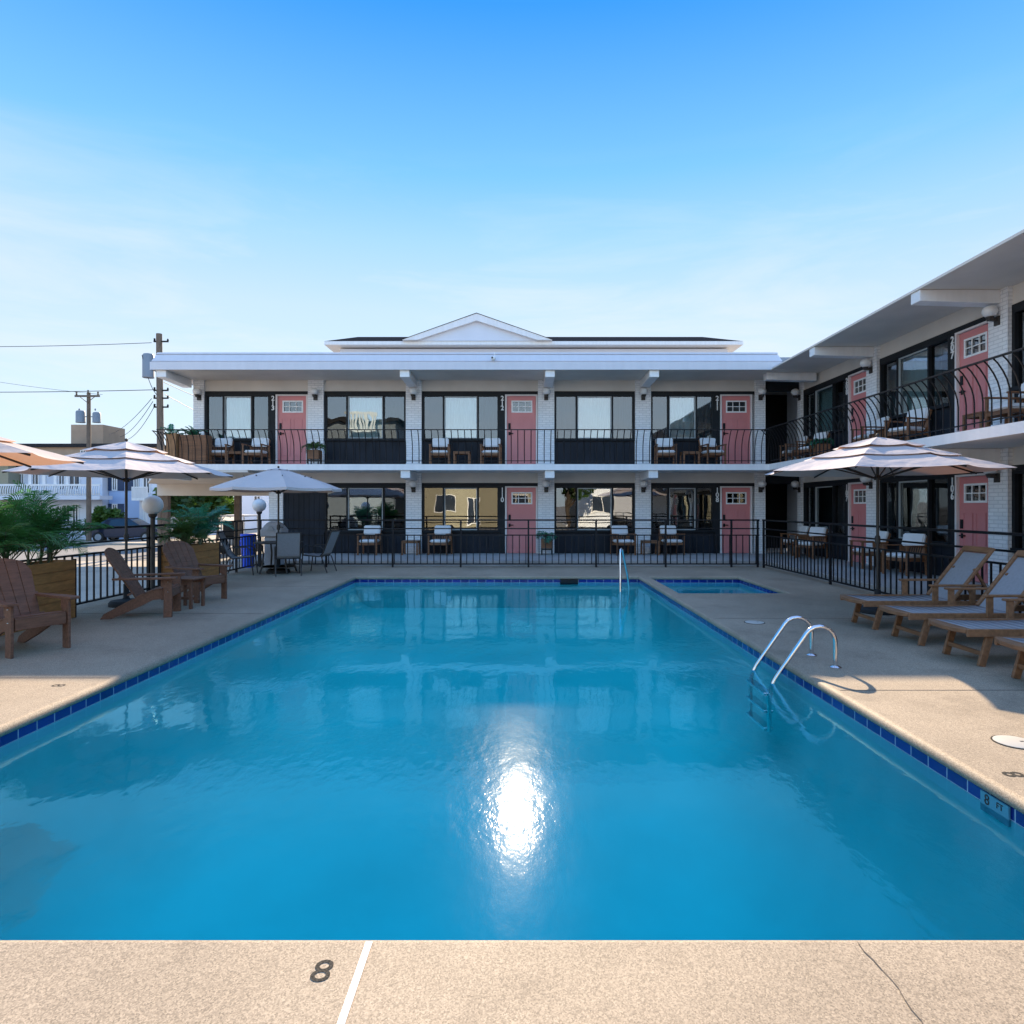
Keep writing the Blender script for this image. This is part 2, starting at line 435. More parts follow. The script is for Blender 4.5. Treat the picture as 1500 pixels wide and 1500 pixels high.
# clear-day gradient by elevation laid over the physical sky, with thin high cirrus
tcw = wn.new('ShaderNodeTexCoord'); sxyz = wn.new('ShaderNodeSeparateXYZ'); wl.new(tcw.outputs['Generated'], sxyz.inputs[0])
ramp = wn.new('ShaderNodeValToRGB'); cr_ = ramp.color_ramp; wl.new(sxyz.outputs['Z'], ramp.inputs['Fac'])
STOPS = [(0.0, (.70, .82, .94)), (.15, (.68, .82, .95)), (.28, (.60, .77, .95)), (.37, (.40, .69, .96)), (.45, (.20, .57, .96)), (.61, (.02, .32, .93)), (.8, (.30, .48, .92)), (1.0, (.36, .52, .92))]
while len(cr_.elements) < len(STOPS): cr_.elements.new(.5)
for e_, (q_, c_) in zip(cr_.elements, STOPS): e_.position = q_; e_.color = c_ + (1,)
scl = wn.new('ShaderNodeVectorMath'); scl.operation = 'SCALE'; scl.inputs['Scale'].default_value = 3.53
wl.new(ramp.outputs['Color'], scl.inputs[0])
mxw = wn.new('ShaderNodeMix'); mxw.data_type = 'RGBA'; mxw.inputs['Factor'].default_value = .90
wl.new(sky.outputs[0], mxw.inputs['A']); wl.new(scl.outputs['Vector'], mxw.inputs['B'])
mpw = wn.new('ShaderNodeMapping'); mpw.inputs['Scale'].default_value = (1.0, 1.0, 5.5); mpw.inputs['Rotation'].default_value = (0, R(7), 0)
wl.new(tcw.outputs['Generated'], mpw.inputs['Vector'])
cn = wn.new('ShaderNodeTexNoise'); cn.inputs['Scale'].default_value = 2.3; cn.inputs['Detail'].default_value = 9; cn.inputs['Roughness'].default_value = .62; cn.inputs['Distortion'].default_value = .5
wl.new(mpw.outputs['Vector'], cn.inputs['Vector'])
cm = wn.new('ShaderNodeMapRange'); cm.inputs['From Min'].default_value = .44; cm.inputs['From Max'].default_value = .75; cm.inputs['To Max'].default_value = .8
wl.new(cn.outputs['Fac'], cm.inputs['Value'])
band = wn.new('ShaderNodeMapRange'); band.inputs['From Min'].default_value = .48; band.inputs['From Max'].default_value = .22
wl.new(sxyz.outputs['Z'], band.inputs['Value'])
cmul = wn.new('ShaderNodeMath'); cmul.operation = 'MULTIPLY'; wl.new(cm.outputs['Result'], cmul.inputs[0]); wl.new(band.outputs['Result'], cmul.inputs[1])
mxc = wn.new('ShaderNodeMix'); mxc.data_type = 'RGBA'; mxc.inputs['B'].default_value = (3.05, 3.25, 3.5, 1)
wl.new(cmul.outputs[0], mxc.inputs['Factor']); wl.new(mxw.outputs['Result'], mxc.inputs['A'])
# sky behind the camera and overhead brightened to lift shade on facade and deck
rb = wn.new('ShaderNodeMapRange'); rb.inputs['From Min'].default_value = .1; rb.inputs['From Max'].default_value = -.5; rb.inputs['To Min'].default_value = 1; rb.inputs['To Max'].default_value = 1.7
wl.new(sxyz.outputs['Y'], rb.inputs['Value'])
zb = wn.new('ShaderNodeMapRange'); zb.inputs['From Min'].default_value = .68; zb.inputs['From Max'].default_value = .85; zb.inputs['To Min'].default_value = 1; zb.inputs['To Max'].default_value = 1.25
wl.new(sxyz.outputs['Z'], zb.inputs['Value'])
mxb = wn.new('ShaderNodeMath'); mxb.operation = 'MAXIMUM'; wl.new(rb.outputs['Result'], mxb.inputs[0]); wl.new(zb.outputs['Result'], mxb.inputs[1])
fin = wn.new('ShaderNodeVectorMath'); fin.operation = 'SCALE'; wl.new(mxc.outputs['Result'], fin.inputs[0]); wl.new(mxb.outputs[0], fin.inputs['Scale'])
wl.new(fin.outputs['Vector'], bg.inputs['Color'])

sd = bpy.data.lights.new('sun', 'SUN'); sd.energy = 4.0; sd.angle = R(.53); sd.color = (1, .80, .56)
so = bpy.data.objects.new('sun', sd); COL.objects.link(so)
so.rotation_euler = (-(math.pi / 2 - EL), 0, -AZ); so.location = (0, 60, 40)

cd = bpy.data.cameras.new('camera'); cam = bpy.data.objects.new('camera', cd); COL.objects.link(cam)
cd.sensor_width = 36; cd.lens = 36 * F; cd.clip_start = .05; cd.clip_end = 6000
cam.location = (0, 0, H); cam.rotation_euler = (math.pi / 2, 0, 0)
cd.shift_x = -11 / 1500; cd.shift_y = -8 / 1500
S.camera = cam
vs = S.view_settings
S.display_settings.display_device = 'sRGB'
vs.view_transform = 'Standard'; vs.look = 'None'; vs.gamma = 1; vs.use_curve_mapping = False
vs.exposure = 1.57
cy = S.cycles
cy.use_denoising = True
cy.max_bounces = 8; cy.diffuse_bounces = 4; cy.glossy_bounces = 4; cy.transmission_bounces = 6; cy.transparent_max_bounces = 12
cy.sample_clamp_indirect = 4.0; cy.caustics_reflective = False; cy.caustics_refractive = False

# ------------------------------------------------------------------ setting: ground, deck, pool
PX0, PX1, PY0, PY1 = -3.69, 2.68, 2.405, 14.80       # main pool
KX0, KX1, KY0, KY1 = 2.92, 4.92, 11.90, 14.75       # wading pool
DX0, DX1, DY0, DY1 = -7.25, 6.5, -6.0, 17.3         # deck
WZ = -.152                                          # water level


def ring_rects(mb, xs, ys, holes, z):
    for i in range(len(xs) - 1):
        for j in range(len(ys) - 1):
            cx, cy_ = (xs[i] + xs[i + 1]) / 2, (ys[j] + ys[j + 1]) / 2
            if any(a < cx < b and c < cy_ < d for a, b, c, d in holes): continue
            mb.quad((xs[i], ys[j], z), (xs[i + 1], ys[j], z), (xs[i + 1], ys[j + 1], z), (xs[i], ys[j + 1], z))


g = MB()
ring_rects(g, [-4000, DX0 + .05, 8.6, 4000], [-4000, DY0 + .05, 19.9, 4000], [(DX0, 8.6, DY0, 19.9)], GZ)
tag(g.build('ground', M['ground']), kind='structure')
EDGE = [(-.045, 0), (-.028, -.004), (-.012, -.014), (-.003, -.03), (0, -.05), (-.004, -.066), (-.02, -.078), (.0, -.0781)]
dk = MB()
e0 = EDGE[0][0]
holes = [(PX0 + e0, PX1 - e0, PY0 + e0, PY1 - e0), (KX0 + e0, KX1 - e0, KY0 + e0, KY1 - e0)]
xs = sorted({DX0, DX1, holes[0][0], holes[0][1], holes[1][0], holes[1][1]})
ys = sorted({DY0, DY1, holes[0][2], holes[0][3], holes[1][2], holes[1][3]})
ring_rects(dk, xs, ys, holes, 0)
dko = dk.build('pool_deck', M['deck'], recalc=False); tag(dko, kind='structure')


tag(MB().box(DX0 - .0, DX0 + .12, DY0, DY1, GZ - .1, -.002).build('deck_edge', M['walk'], dko), kind='structure')


def coping(name, x0, x1, y0, y1):
    c = MB(); vs = []; fs = []
    prof = EDGE[:-1] + [(-.12, -.078)]
    for o, z in prof:
        vs += [(x0 + o, y0 + o, z), (x1 - o, y0 + o, z), (x1 - o, y1 - o, z), (x0 + o, y1 - o, z)]
    for i in range(len(prof) - 1):
        for k in range(4):
            fs.append((i * 4 + k, i * 4 + (k + 1) % 4, (i + 1) * 4 + (k + 1) % 4, (i + 1) * 4 + k))
    c.add(vs, fs)
    return tag(c.build(name, M['deck'], dko, smooth=True), kind='structure')


coping('pool_coping', PX0, PX1, PY0, PY1)
coping('pool_coping', KX0, KX1, KY0, KY1)


def basin(name, x0, x1, y0, y1, prof, mp, mw, wname):
    """prof: list of (y, depth); tile band and plaster shell set 2 cm back under the coping"""
    a = .02
    x0 -= a; x1 += a; y0 -= a; y1 += a
    t = MB(); tz = -.30
    for (p, q) in (((x0, y0), (x1, y0)), ((x1, y0), (x1, y1)), ((x1, y1), (x0, y1)), ((x0, y1), (x0, y0))):
        t.quad((p[0], p[1], -.077), (q[0], q[1], -.077), (q[0], q[1], WZ - .004), (p[0], p[1], WZ - .004))
    tz = WZ - .004
    b = MB()
    n = len(prof)
    vs = []
    # cross-section with coved corners, like gunite
    def section(y, d):
        r_ = min(.9, d * .62); out = [(x0, y, tz)]
        for k in range(9): a_ = math.pi / 2 * k / 8; out.append((x0 + r_ - r_ * math.cos(a_), y, -d + r_ - r_ * math.sin(a_)))
        for k in range(9): a_ = math.pi / 2 * (8 - k) / 8; out.append((x1 - r_ + r_ * math.cos(a_), y, -d + r_ - r_ * math.sin(a_)))
        return out + [(x1, y, tz)]
    ps = []
    for i in range(n - 1):
        for k in range(8):
            t_ = k / 8; e_ = t_ * t_ * (3 - 2 * t_)
            ps.append((prof[i][0] + (prof[i + 1][0] - prof[i][0]) * t_, prof[i][1] + (prof[i + 1][1] - prof[i][1]) * e_))
    ps.append(prof[-1]); m_ = len(section(*ps[0]))
    for q in ps: vs += section(*q)
    fs = []
    for i in range(len(ps) - 1):
        for k in range(m_ - 1): fs.append((i * m_ + k, i * m_ + k + 1, (i + 1) * m_ + k + 1, (i + 1) * m_ + k))
    fs.append(tuple(range(m_))); fs.append(tuple((len(ps) - 1) * m_ + k for k in range(m_))[::-1])
    b.add(vs, fs)
    bo = tag(b.build(name, mp, smooth=True), kind='structure')
    t.build('tile_band', M['tile'], bo)
    wmb = MB().box(x0 - .01, x1 + .01, y0 - .01, y1 + .01, -max(d for _, d in prof) - .05, WZ)
    wo = tag(wmb.build(wname, mw), kind='structure')
    return bo


pool = basin('pool_basin', PX0, PX1, PY0, PY1, [(PY0 - .02, 1.75), (5.2, 1.75), (8.5, 1.05), (PY1 + .02, .72)], M['plaster'], M['water'], 'pool_water')
basin('wading_pool_basin', KX0, KX1, KY0, KY1, [(KY0 - .02, .42), (KY1 + .02, .42)], M['plaster'], M['water2'], 'wading_pool_water')


def text(name, body, size, loc, rot, mt, parent=None, extrude=.002, line=None, bold=0):
    cu = bpy.data.curves.new(name, 'FONT'); cu.body = body; cu.size = size; cu.extrude = extrude
    cu.align_x = 'CENTER'; cu.align_y = 'CENTER'
    if line: cu.space_line = line
    cu.offset = bold; cu.resolution_u = 4
    cu.materials.append(mt)
    o = bpy.data.objects.new(name, cu); COL.objects.link(o)
    o.location = loc; o.rotation_euler = rot
    if parent: o.parent = parent
    return o


# stencils, joints and cracks in the deck
text('depth_stencil', '8', .15, (-.667, 2.21, .0015), (0, 0, 0), M['ink'], dko, .0002)
text('depth_stencil', '8', .16, (2.90, 3.84, .0015), (0, 0, R(90)), M['ink'], dko, .0002, None, .003)
text('depth_stencil', '8', .16, (-4.05, 5.75, .0015), (0, 0, R(-90)), M['ink'], dko, .0002)
MB().box(-.553, -.529, DY0, PY0 - .048, .001, .005).build('joint_strip', M['white'], dko)
jm = mat('dark_joint', (.10, .085, .07), .9)
cr = MB(); pts = [(1.217, 2.358)]
random.seed(3)
for i in range(34): pts.append((1.217 + .02 * math.sin(i * .35) - .012 * i / 10 + random.uniform(-.006, .006), 2.358 - .045 * (i + 1)))
for i in range(len(pts) - 1):
    a = .0012 + .0010 * random.random()
    cr.quad((pts[i][0] - a, pts[i][1], .003), (pts[i][0] + a, pts[i][1], .003), (pts[i + 1][0] + a, pts[i + 1][1], .003), (pts[i + 1][0] - a, pts[i + 1][1], .003))
cr.build('deck_crack', jm, dko, recalc=False)
jl = MB()
for y in (-1.0, 6.0, 9.6, 12.9): jl.box(DX0 + .1, PX0 - .06, y - .004, y + .004, .001, .0025)
for y in (-1.0, 5.6, 9.2): jl.box(PX1 + .06, DX1, y - .004, y + .004, .001, .0025)
jl.box(-3.2, -3.192, DY0, PY0 - .05, .001, .0025); jl.box(3.0, 3.008, DY0, PY0 - .05, .001, .0025)
jl.build('control_joints', jm, dko)
mk = MB().box(2.686, 2.697, 3.60, 3.82, WZ - .04, -.08).build('depth_marker_tile', M['tilew'], pool)
text('depth_marker_text', '8', .085, (2.684, 3.765, -.117), (R(90), 0, R(-90)), M['ink'], mk, .0008)
text('depth_marker_text', 'FT', .05, (2.684, 3.665, -.112), (R(90), 0, R(-90)), M['ink'], mk, .0008)
# skimmer mouth in the far wall
MB().box(.92, 1.32, 14.77, 14.815, -.19, -.075).build('skimmer_mouth', M['black'], pool)

# concrete walks under the balconies
wk = MB().box(-7.75, 8.9, 17.3, 20.4, -.8, .14)
tag(wk.build('far_walkway', M['walk'], bevel=.012), kind='structure')
wk2 = MB().box(6.5, 8.9, -6, 17.298, -.3, .14)
tag(wk2.build('side_walkway', M['walk'], bevel=.012), kind='structure')
# street beyond the fence
tag(MB().box(-60, -11.5, 25.5, 36, -.9, GZ + .004).build('street', M['asphalt']), kind='structure')
tag(MB().box(-60, -16.2, 36.01, 38.0, -.9, GZ + .11).build('sidewalk', M['ground'], bevel=.02), kind='structure')
tag(MB().box(-60, 40, -15, -8.5, -.9, GZ + .004).build('rear_street', M['asphalt']), kind='structure')

# ------------------------------------------------------------------ the motel
D = 20.0; XW = 8.6
motel = thing('motel_building', 'white two storey motel with pink doors and black iron balconies around the pool', 'building', (0, 20, 0))
OFF = motel.location.copy()


def part(mb, name, m, parent=None, **k):
    return mb.build(name, m, parent or motel, off=OFF, **k)


class Fac:
    """facade frame: u along the wall, n out of it, z up"""

    def __init__(s, right): s.right = right

    def p(s, u, n, z): return (XW - n, D - u, z) if s.right else (u, D - n, z)

    def box(s, mb, u0, u1, n0, n1, z0, z1):
        a = s.p(u0, n0, z0); b = s.p(u1, n1, z1)
        return mb.box(a[0], b[0], a[1], b[1], a[2], b[2])

    def rot(s): return (R(90), 0, R(-90)) if s.right else (R(90), 0, 0)


FF, FR = Fac(False), Fac(True)
F1, F2 = .12, 2.92
C1, C2 = 2.60, 5.42        # ceilings


def bay(fc, u0, u1, zf, zb, zc, door=None, number=None, curtain=True, clad=0):
    b = lambda m_, *a: fc.box(m_, *a)
    zt = zf + 2.17
    # cream wall over the opening and the dark header
    m = MB(); b(m, u0 - .02, u1 + .02, -.3, -.02, zt, zc); part(m, 'upper_wall', M['soffit'])
    m = MB(); b(m, u0, u1, -.2, .0, zf + 2.07, zt - .001); part(m, 'header', M['black'])
    m = MB(); b(m, u0, u1, -.42, -.36, zb, zt); part(m, 'dark_backing', M['room'])  # dark board behind the panes stands in for the unlit room
    w0, w1 = u0 + clad, (door[0] - .17 if door else u1)
    if clad:
        m = MB()
        k = int(clad / .14)
        for i in range(k): b(m, u0 + i * clad / k + .004, u0 + (i + 1) * clad / k - .004, -.3, -.01, zb, zf + 2.069)
        part(m, 'dark_cladding', M['navy'])
    # dark panel below the window, with upright boards
    m = MB()
    b(m, w0, w1, -.2, -.06, zb, zf + .66)
    n = max(2, int((w1 - w0) / .3))
    for i in range(n): b(m, w0 + (w1 - w0) * i / n + .006, w0 + (w1 - w0) * (i + 1) / n - .006, -.059, -.04, zb + .02, zf + .645)
    part(m, 'panel', M['navy'])
    # window
    fr = MB(); t = .065; za, zz = zf + .70, zf + 2.068
    b(fr, w0, w1, -.14, .03, zf + .66, za + .03)
    b(fr, w0, w0 + t, -.14, .0, za + .03, zz); b(fr, w1 - t, w1, -.14, .0, za + .03, zz)
    b(fr, w0 + t, w1 - t, -.14, .0, zz - .05, zz)
    L_ = w1 - w0 - 2 * t
    a1 = w0 + t + .265 * L_; a2 = w0 + t + .735 * L_
    b(fr, a1 - .025, a1 + .025, -.13, -.005, za + .03, zz - .05); b(fr, a2 - .025, a2 + .025, -.13, -.005, za + .03, zz - .05)
    win = part(fr, 'window', M['black'])
    lo, hi = za + .03, zz - .05
    for (p, q, mm) in ((w0 + t, a1 - .025, 'screen'), (a1 + .025, a2 - .025, 'glass'), (a2 + .025, w1 - t, 'screen')):
        m = MB(); b(m, p, q, -.075, -.069, lo, hi); part(m, 'pane', M[mm], win)
    s = MB(); p, q = a1 + .025, a2 - .025
    b(s, p, p + .028, -.065, -.03, lo, hi); b(s, q - .028, q, -.065, -.03, lo, hi)
    b(s, p + .028, q - .028, -.065, -.03, hi - .028, hi); b(s, p + .028, q - .028, -.065, -.03, lo, lo + .028)
    part(s, 'sash', M['sash'], win)
    if curtain:
        c = MB(); n = 44; ca, cb = w0 + t, w1 - t
        pull = {0: (0, 1), 1: (.0, .78), 2: (.24, 1), 3: (0, 1), 4: (.0, .62)}[int(abs(u0) * 10 + zf) % 5]; ca, cb = ca + (cb - ca) * pull[0], ca + (cb - ca) * pull[1]
        for i in range(n):
            ua, ub = ca + (cb - ca) * i / n, ca + (cb - ca) * (i + 1) / n
            na, nb = -.25 + .022 * math.sin(i * 1.9), -.25 + .022 * math.sin((i + 1) * 1.9)
            c.quad(fc.p(ua, na, lo), fc.p(ub, nb, lo), fc.p(ub, nb, hi + .03), fc.p(ua, na, hi + .03))
        part(c, 'curtain', M['curtain'], win, smooth=True, recalc=False)
    if door:
        d0, d1 = door
        m = MB(); b(m, w1, d0, -.2, -.004, zb, zf + 2.069); part(m, 'number_panel', M['black'])
        tr = MB(); tw = .05
        b(tr, d0, d0 + tw, -.16, .015, zb, zf + 2.068); b(tr, d1 - tw, d1, -.16, .015, zb, zf + 2.068); b(tr, d0 + tw, d1 - tw, -.16, .015, zf + 2.03, zf + 2.068)
        # leaf with six-pane light and two sunk panels
        lf = MB(); e0_, e1_ = d0 + tw + .004, d1 - tw - .004; W = e1_ - e0_
        l0, l1 = e0_ + W * .17, e1_ - W * .13; zl, zh = zf + 1.53, zf + 1.88
        b(lf, e0_, e1_, -.09, -.045, zb + .01, zl); b(lf, e0_, e1_, -.09, -.045, zh, zf + 2.025)
        b(lf, e0_, l0, -.09, -.045, zl, zh); b(lf, l1, e1_, -.09, -.045, zl, zh)
        mid = (e0_ + e1_) / 2
        for (p, q) in ((e0_ + .13, mid - .05), (mid + .05, e1_ - .13)):
            for (za_, zb_) in ((zf + .2, zf + 1.33),):
                b(lf, p, q, -.044, -.041, za_, zb_)
                b(lf, p, p + .012, -.044, -.032, za_, zb_); b(lf, q - .012, q, -.044, -.032, za_, zb_)
                b(lf, p + .012, q - .012, -.044, -.032, zb_ - .012, zb_); b(lf, p + .012, q - .012, -.044, -.032, za_, za_ + .012)
        dr = part(lf, 'door', M['pink'])
        part(tr, 'door_frame', M['trim'], dr)
        m = MB(); b(m, l0 + .005, l1 - .005, -.072, -.066, zl + .005, zh - .005); part(m, 'door_glass', M['lite'], dr)
        m = MB(); f_ = .03
        b(m, l0 - .01, l0 + f_, -.062, -.035, zl - .01, zh + .01); b(m, l1 - f_, l1 + .01, -.062, -.035, zl - .01, zh + .01)
        b(m, l0 + f_, l1 - f_, -.062, -.035, zh - f_, zh + .01); b(m, l0 + f_, l1 - f_, -.062, -.035, zl - .01, zl + f_)
        for k in (1, 2):
            c_ = l0 + (l1 - l0) * k / 3; b(m, c_ - .01, c_ + .01, -.062, -.04, zl + f_, zh - f_)
        b(m, l0 + f_, l1 - f_, -.061, -.041, (zl + zh) / 2 - .01, (zl + zh) / 2 + .01)
        part(m, 'muntins', M['white'], dr)
        m = MB()
        b(m, e0_ + .045, e0_ + .115, -.045, -.02, zf + 1.02, zf + 1.20)
        b(m, e0_ + .05, e0_ + .11, -.045, -.03, zf + .83, zf + .93); b(m, e0_ + .06, e0_ + .20, -.03, .015, zf + .87, zf + .895)
        part(m, 'handle', M['black'], dr, bevel=.006)
        if number:
            t_ = text('room_number', '\n'.join(number), .20, (0, 0, 0), fc.rot(), M['white'], motel, .006, .74, .004)
            t_.location = Vector(fc.p(d0 - .085, .004, zf + 1.80)) - OFF
            t_.data.align_y = 'CENTER'


def pier(fc, u0, u1, z0, z1, lamp=True, zf=F1, lu=None):
    m = MB(); fc.box(m, u0 + .001, u1 - .001, -.3, .07, z0, z1); part(m, 'brick_pier', M['brick'])
    if lamp:
        u = (u0 + u1) / 2 if lu is None else lu
        m = MB(); z = zf + 1.98
        fc.box(m, u - .06, u + .06, .07, .10, z - .10, z + .06); fc.box(m, u - .04, u + .04, .10, .24, z - .02, z + .02)
        m.lathe([(.055, -.02), (.06, .0), (.07, .03)], 12, fc.p(u, .21, z + .02))
        lo = part(m, 'wall_lamp', M['bronze'])
        m = MB(); m.sphere(fc.p(u, .21, z + .15), .125, 20, 12, .85); part(m, 'lamp_globe', M['globe'], lo, smooth=True)


def beam(fc, u0, u1, n1, zt, zbk, zfr):
    m = MB()
    v = [fc.p(u0, .069, zt - .002), fc.p(u0, n1, zt - .002), fc.p(u0, n1, zfr), fc.p(u0, .069, zbk), fc.p(u1, .069, zt - .002), fc.p(u1, n1, zt - .002), fc.p(u1, n1, zfr), fc.p(u1, .069, zbk)]
    m.add(v, [(0, 1, 2, 3), (7, 6, 5, 4), (0, 4, 5, 1), (1, 5, 6, 2), (2, 6, 7, 3), (3, 7, 4, 0)])
    part(m, 'beam', M['white'], bevel=.008)


NF = 1.45   # balcony depth
# far wing, upper floor
pier(FF, -9.92, -9.60, 2.77, C2, zf=F2, lu=-9.74)
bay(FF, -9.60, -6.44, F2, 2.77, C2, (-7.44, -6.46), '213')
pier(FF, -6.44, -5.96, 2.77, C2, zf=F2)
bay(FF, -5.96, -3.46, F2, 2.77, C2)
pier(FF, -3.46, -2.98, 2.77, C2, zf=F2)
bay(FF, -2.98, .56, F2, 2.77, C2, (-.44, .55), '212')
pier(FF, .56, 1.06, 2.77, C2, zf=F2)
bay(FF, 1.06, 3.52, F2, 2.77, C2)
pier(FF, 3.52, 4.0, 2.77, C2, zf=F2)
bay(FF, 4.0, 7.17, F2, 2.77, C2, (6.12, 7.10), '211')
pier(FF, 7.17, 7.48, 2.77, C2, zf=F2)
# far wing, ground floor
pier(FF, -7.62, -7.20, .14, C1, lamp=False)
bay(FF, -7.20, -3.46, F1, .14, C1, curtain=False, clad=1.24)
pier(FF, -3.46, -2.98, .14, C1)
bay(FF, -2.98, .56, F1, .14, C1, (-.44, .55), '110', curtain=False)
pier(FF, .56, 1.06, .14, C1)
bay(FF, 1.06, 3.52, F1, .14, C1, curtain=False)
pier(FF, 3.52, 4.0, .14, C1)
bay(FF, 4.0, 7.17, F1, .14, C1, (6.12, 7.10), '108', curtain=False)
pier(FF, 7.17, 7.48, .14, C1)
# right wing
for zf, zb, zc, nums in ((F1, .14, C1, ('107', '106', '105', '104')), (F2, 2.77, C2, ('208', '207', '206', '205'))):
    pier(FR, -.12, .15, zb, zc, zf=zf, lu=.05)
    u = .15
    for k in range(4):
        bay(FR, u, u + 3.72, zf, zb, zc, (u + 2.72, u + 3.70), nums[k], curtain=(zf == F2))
        pier(FR, u + 3.72, u + 4.2, zb, zc, zf=zf); u += 4.2
    m = MB(); FR.box(m, u, 24, -.3, .0, zb, zc); part(m, 'end_wall', M['brick'])
# dark corner passage
for zb, zc in ((.14, C1), (2.77, C2)):
    m = MB(); m.box(7.2, 9.3, 22.6, 22.7, zb, zc); m.box(7.2, 7.3, 20.31, 22.6, zb, zc); m.box(9.2, 9.3, 20.35, 22.6, zb, zc)
    m.box(7.481, 8.598, 20.0, 20.06, zc - .34, zc)
    part(m, 'passage_wall', M['black'])
# slabs
sl = MB()
sl.box(-10.25, 8.9, D - NF, 29.0, C1 + .001, 2.77); sl.box(XW - 1.55, 8.9, -6, D - NF - .0, C1 + .001, 2.7695)
part(sl, 'balcony_slab', M['white'])
m = MB(); m.prism([(-10.24, D - NF + .01), (-7.7, D - NF + .01), (-7.7, 29), (-15.6, 29), (-15.6, 27.5)], C1 - .06, C1, lambda a, b, d: (a, b, d)); m.box(-15.6, -7.7, 28.2, 28.6, 2.04, C1 - .061); part(m, 'undercroft_ceiling', M['soffit'])
m = MB(); m.box(-9.92, 7.19, 20.42, 28.7, 2.771, C2); m.box(7.19, 9.3, 22.8, 28.7, 2.771, C2); m.box(-7.62, 9.3, 22.8, 28.5, -.7, C1); m.box(8.98, 14.5, -6, 22, 0, C2 - .01); part(m, 'rear_wall', M['sidew'])
for x in (-15.3, -12.2): part(MB().box(x - .12, x + .12, 28.28, 28.52, GZ, 2.039), 'undercroft_post', M['pole'])
# roof
YE = 18.40; XE = 7.08
m = MB(); m.box(-10.30, 9.4, YE + .04, 29, C2, C2 + .1); part(m, 'soffit', M['soffit'])
m = MB(); m.box(XE, 15, -6, YE + .039, C2 + .002, C2 + .045); part(m, 'side_soffit', M['soffit'])
m = MB(); m.box(XE + .10, 15, -6, YE + .5, C2 + .047, C2 + .10); m.box(-10.0, 14, YE + .35, 29, C2 + .101, C2 + .42); part(m, 'roof_deck', M['grey'])
# two-band metal fascia, sloping back, mitred round both ends
prof = [(0, C2 - .005), (0, C2 + .215), (.05, C2 + .216), (.05, C2 + .24), (.025, C2 + .241), (.12, C2 + .44), (.15, C2 + .441), (.15, C2 + .458), (.115, C2 + .459), (.135, C2 + .51), (.35, C2 + .51)]
m = MB(); vs = []; fs = []
xl, xr = -10.38, 7.42
for a, z in prof: vs += [(xl + a, 29, z), (xl + a, YE + a, z), (xr - a, YE + a, z), (xr - a, YE + 2.2, z)]
for i in range(len(prof) - 1):
    for k in range(3): fs.append((i * 4 + k, i * 4 + k + 1, (i + 1) * 4 + k + 1, (i + 1) * 4 + k))
m.add(vs, fs); part(m, 'fascia', M['fascia'])
for u in (-10.10, -3.24, .86, 3.80):
    beam(FF, u - .135, u + .135, 1.53, C2, C2 - .24, C2 - .2)
    beam(FF, u - .135, u + .135, 1.40, C1 + .0, C1 - .24, C1 - .22)
for u in (1.05, 4.08, 8.24, 12.44, 16.65):
    beam(FR, u - .135, u + .135, 1.50, C2, C2 - .24, C2 - .2)
    if u > 2: beam(FR, u - .135, u + .135, 1.40, C1, C1 - .24, C1 - .22)
# security camera on the fascia
c = Vector((-.73, YE - .05, C2 + .30)); m = MB(); m.sphere(c, .065, 14, 8); m.box(c.x - .03, c.x + .03, c.y + .02, c.y + .14, c.z - .03, c.z + .05)
m.tube([c + Vector((.03, .06, .03)), c + Vector((.03, .08, .2))], .012)
sc_ = part(m, 'security_camera', M['globe'], smooth=True)
part(MB().sphere(c + Vector((-.03, -.045, .01)), .03, 10, 6), 'camera_lens', M['black'], sc_)


# balcony railings: bowed balusters leaning out at the top
def railing(pts_fn, L_, n, name='balcony_railing'):
    """pts_fn(s, out, z)"""
    prof = [(0, 2.80), (0, 3.18), (.015, 3.30), (.05, 3.42), (.11, 3.54), (.185, 3.65), (.25, 3.715)]
    b = MB()
    for i in range(n + 1):
        s = L_ * i / n
        b.tube([pts_fn(s, o, z) for o, z in prof], .0125, 6)
    for i in range(0, n + 1, 12):
        s = L_ * i / n
        b.tube([pts_fn(s, 0, 2.765), pts_fn(s, 0, 2.81)], .014, 6)
    ro = part(b, name, M['iron'], smooth=True)
    t = MB(); t.bar(pts_fn(-.02, .25, 3.725), pts_fn(L_ + .02, .25, 3.725), .05, .022); part(t, 'top_rail', M['iron'], ro)
    t = MB(); t.bar(pts_fn(0, 0, 2.87), pts_fn(L_, 0, 2.87), .03, .018); part(t, 'bottom_rail', M['iron'], ro)
    return ro


YR = D - NF + .07; XR = XW - 1.55 + .07
railing(lambda s, o, z: Vector((-10.15 + s, YR - o, z)), XR + 10.15 - .06, 92)
railing(lambda s, o, z: Vector((XR - o, YR - .06 - s, z)), 20.0, 106)
railing(lambda s, o, z: Vector((-10.19 - o, YR + .05 + s, z)), 3.0, 16)


# ------------------------------------------------------------------ pool fence (three runs)
def fence(label, p, q, posts):
    p = Vector(p); q = Vector(q); d = (q - p); L_ = d.length; d.normalize()
    root = thing('pool_fence', label, 'fence', p, 0, 'black iron pool fences')
    for z, t in ((1.22, .046), (1.00, .036), (.83, .036), (.085, .036)):
        MB().bar(Vector((0, 0, z)), d * L_ + Vector((0, 0, z)), t, t * .8).build('rail', M['iron'], root)
    b = MB(); n = int(L_ / .168)
    for i in range(n):
        c = d * (L_ * (i + .5) / n); b.bar(c + Vector((0, 0, .085)), c + Vector((0, 0, .83)), .021, .021, d)
    b.build('pickets', M['iron'], root)
    for s in posts:
        c = d * s
        MB().bar(c, c + Vector((0, 0, 1.235)), .045, .045, d).build('post', M['iron'], root)
    return root


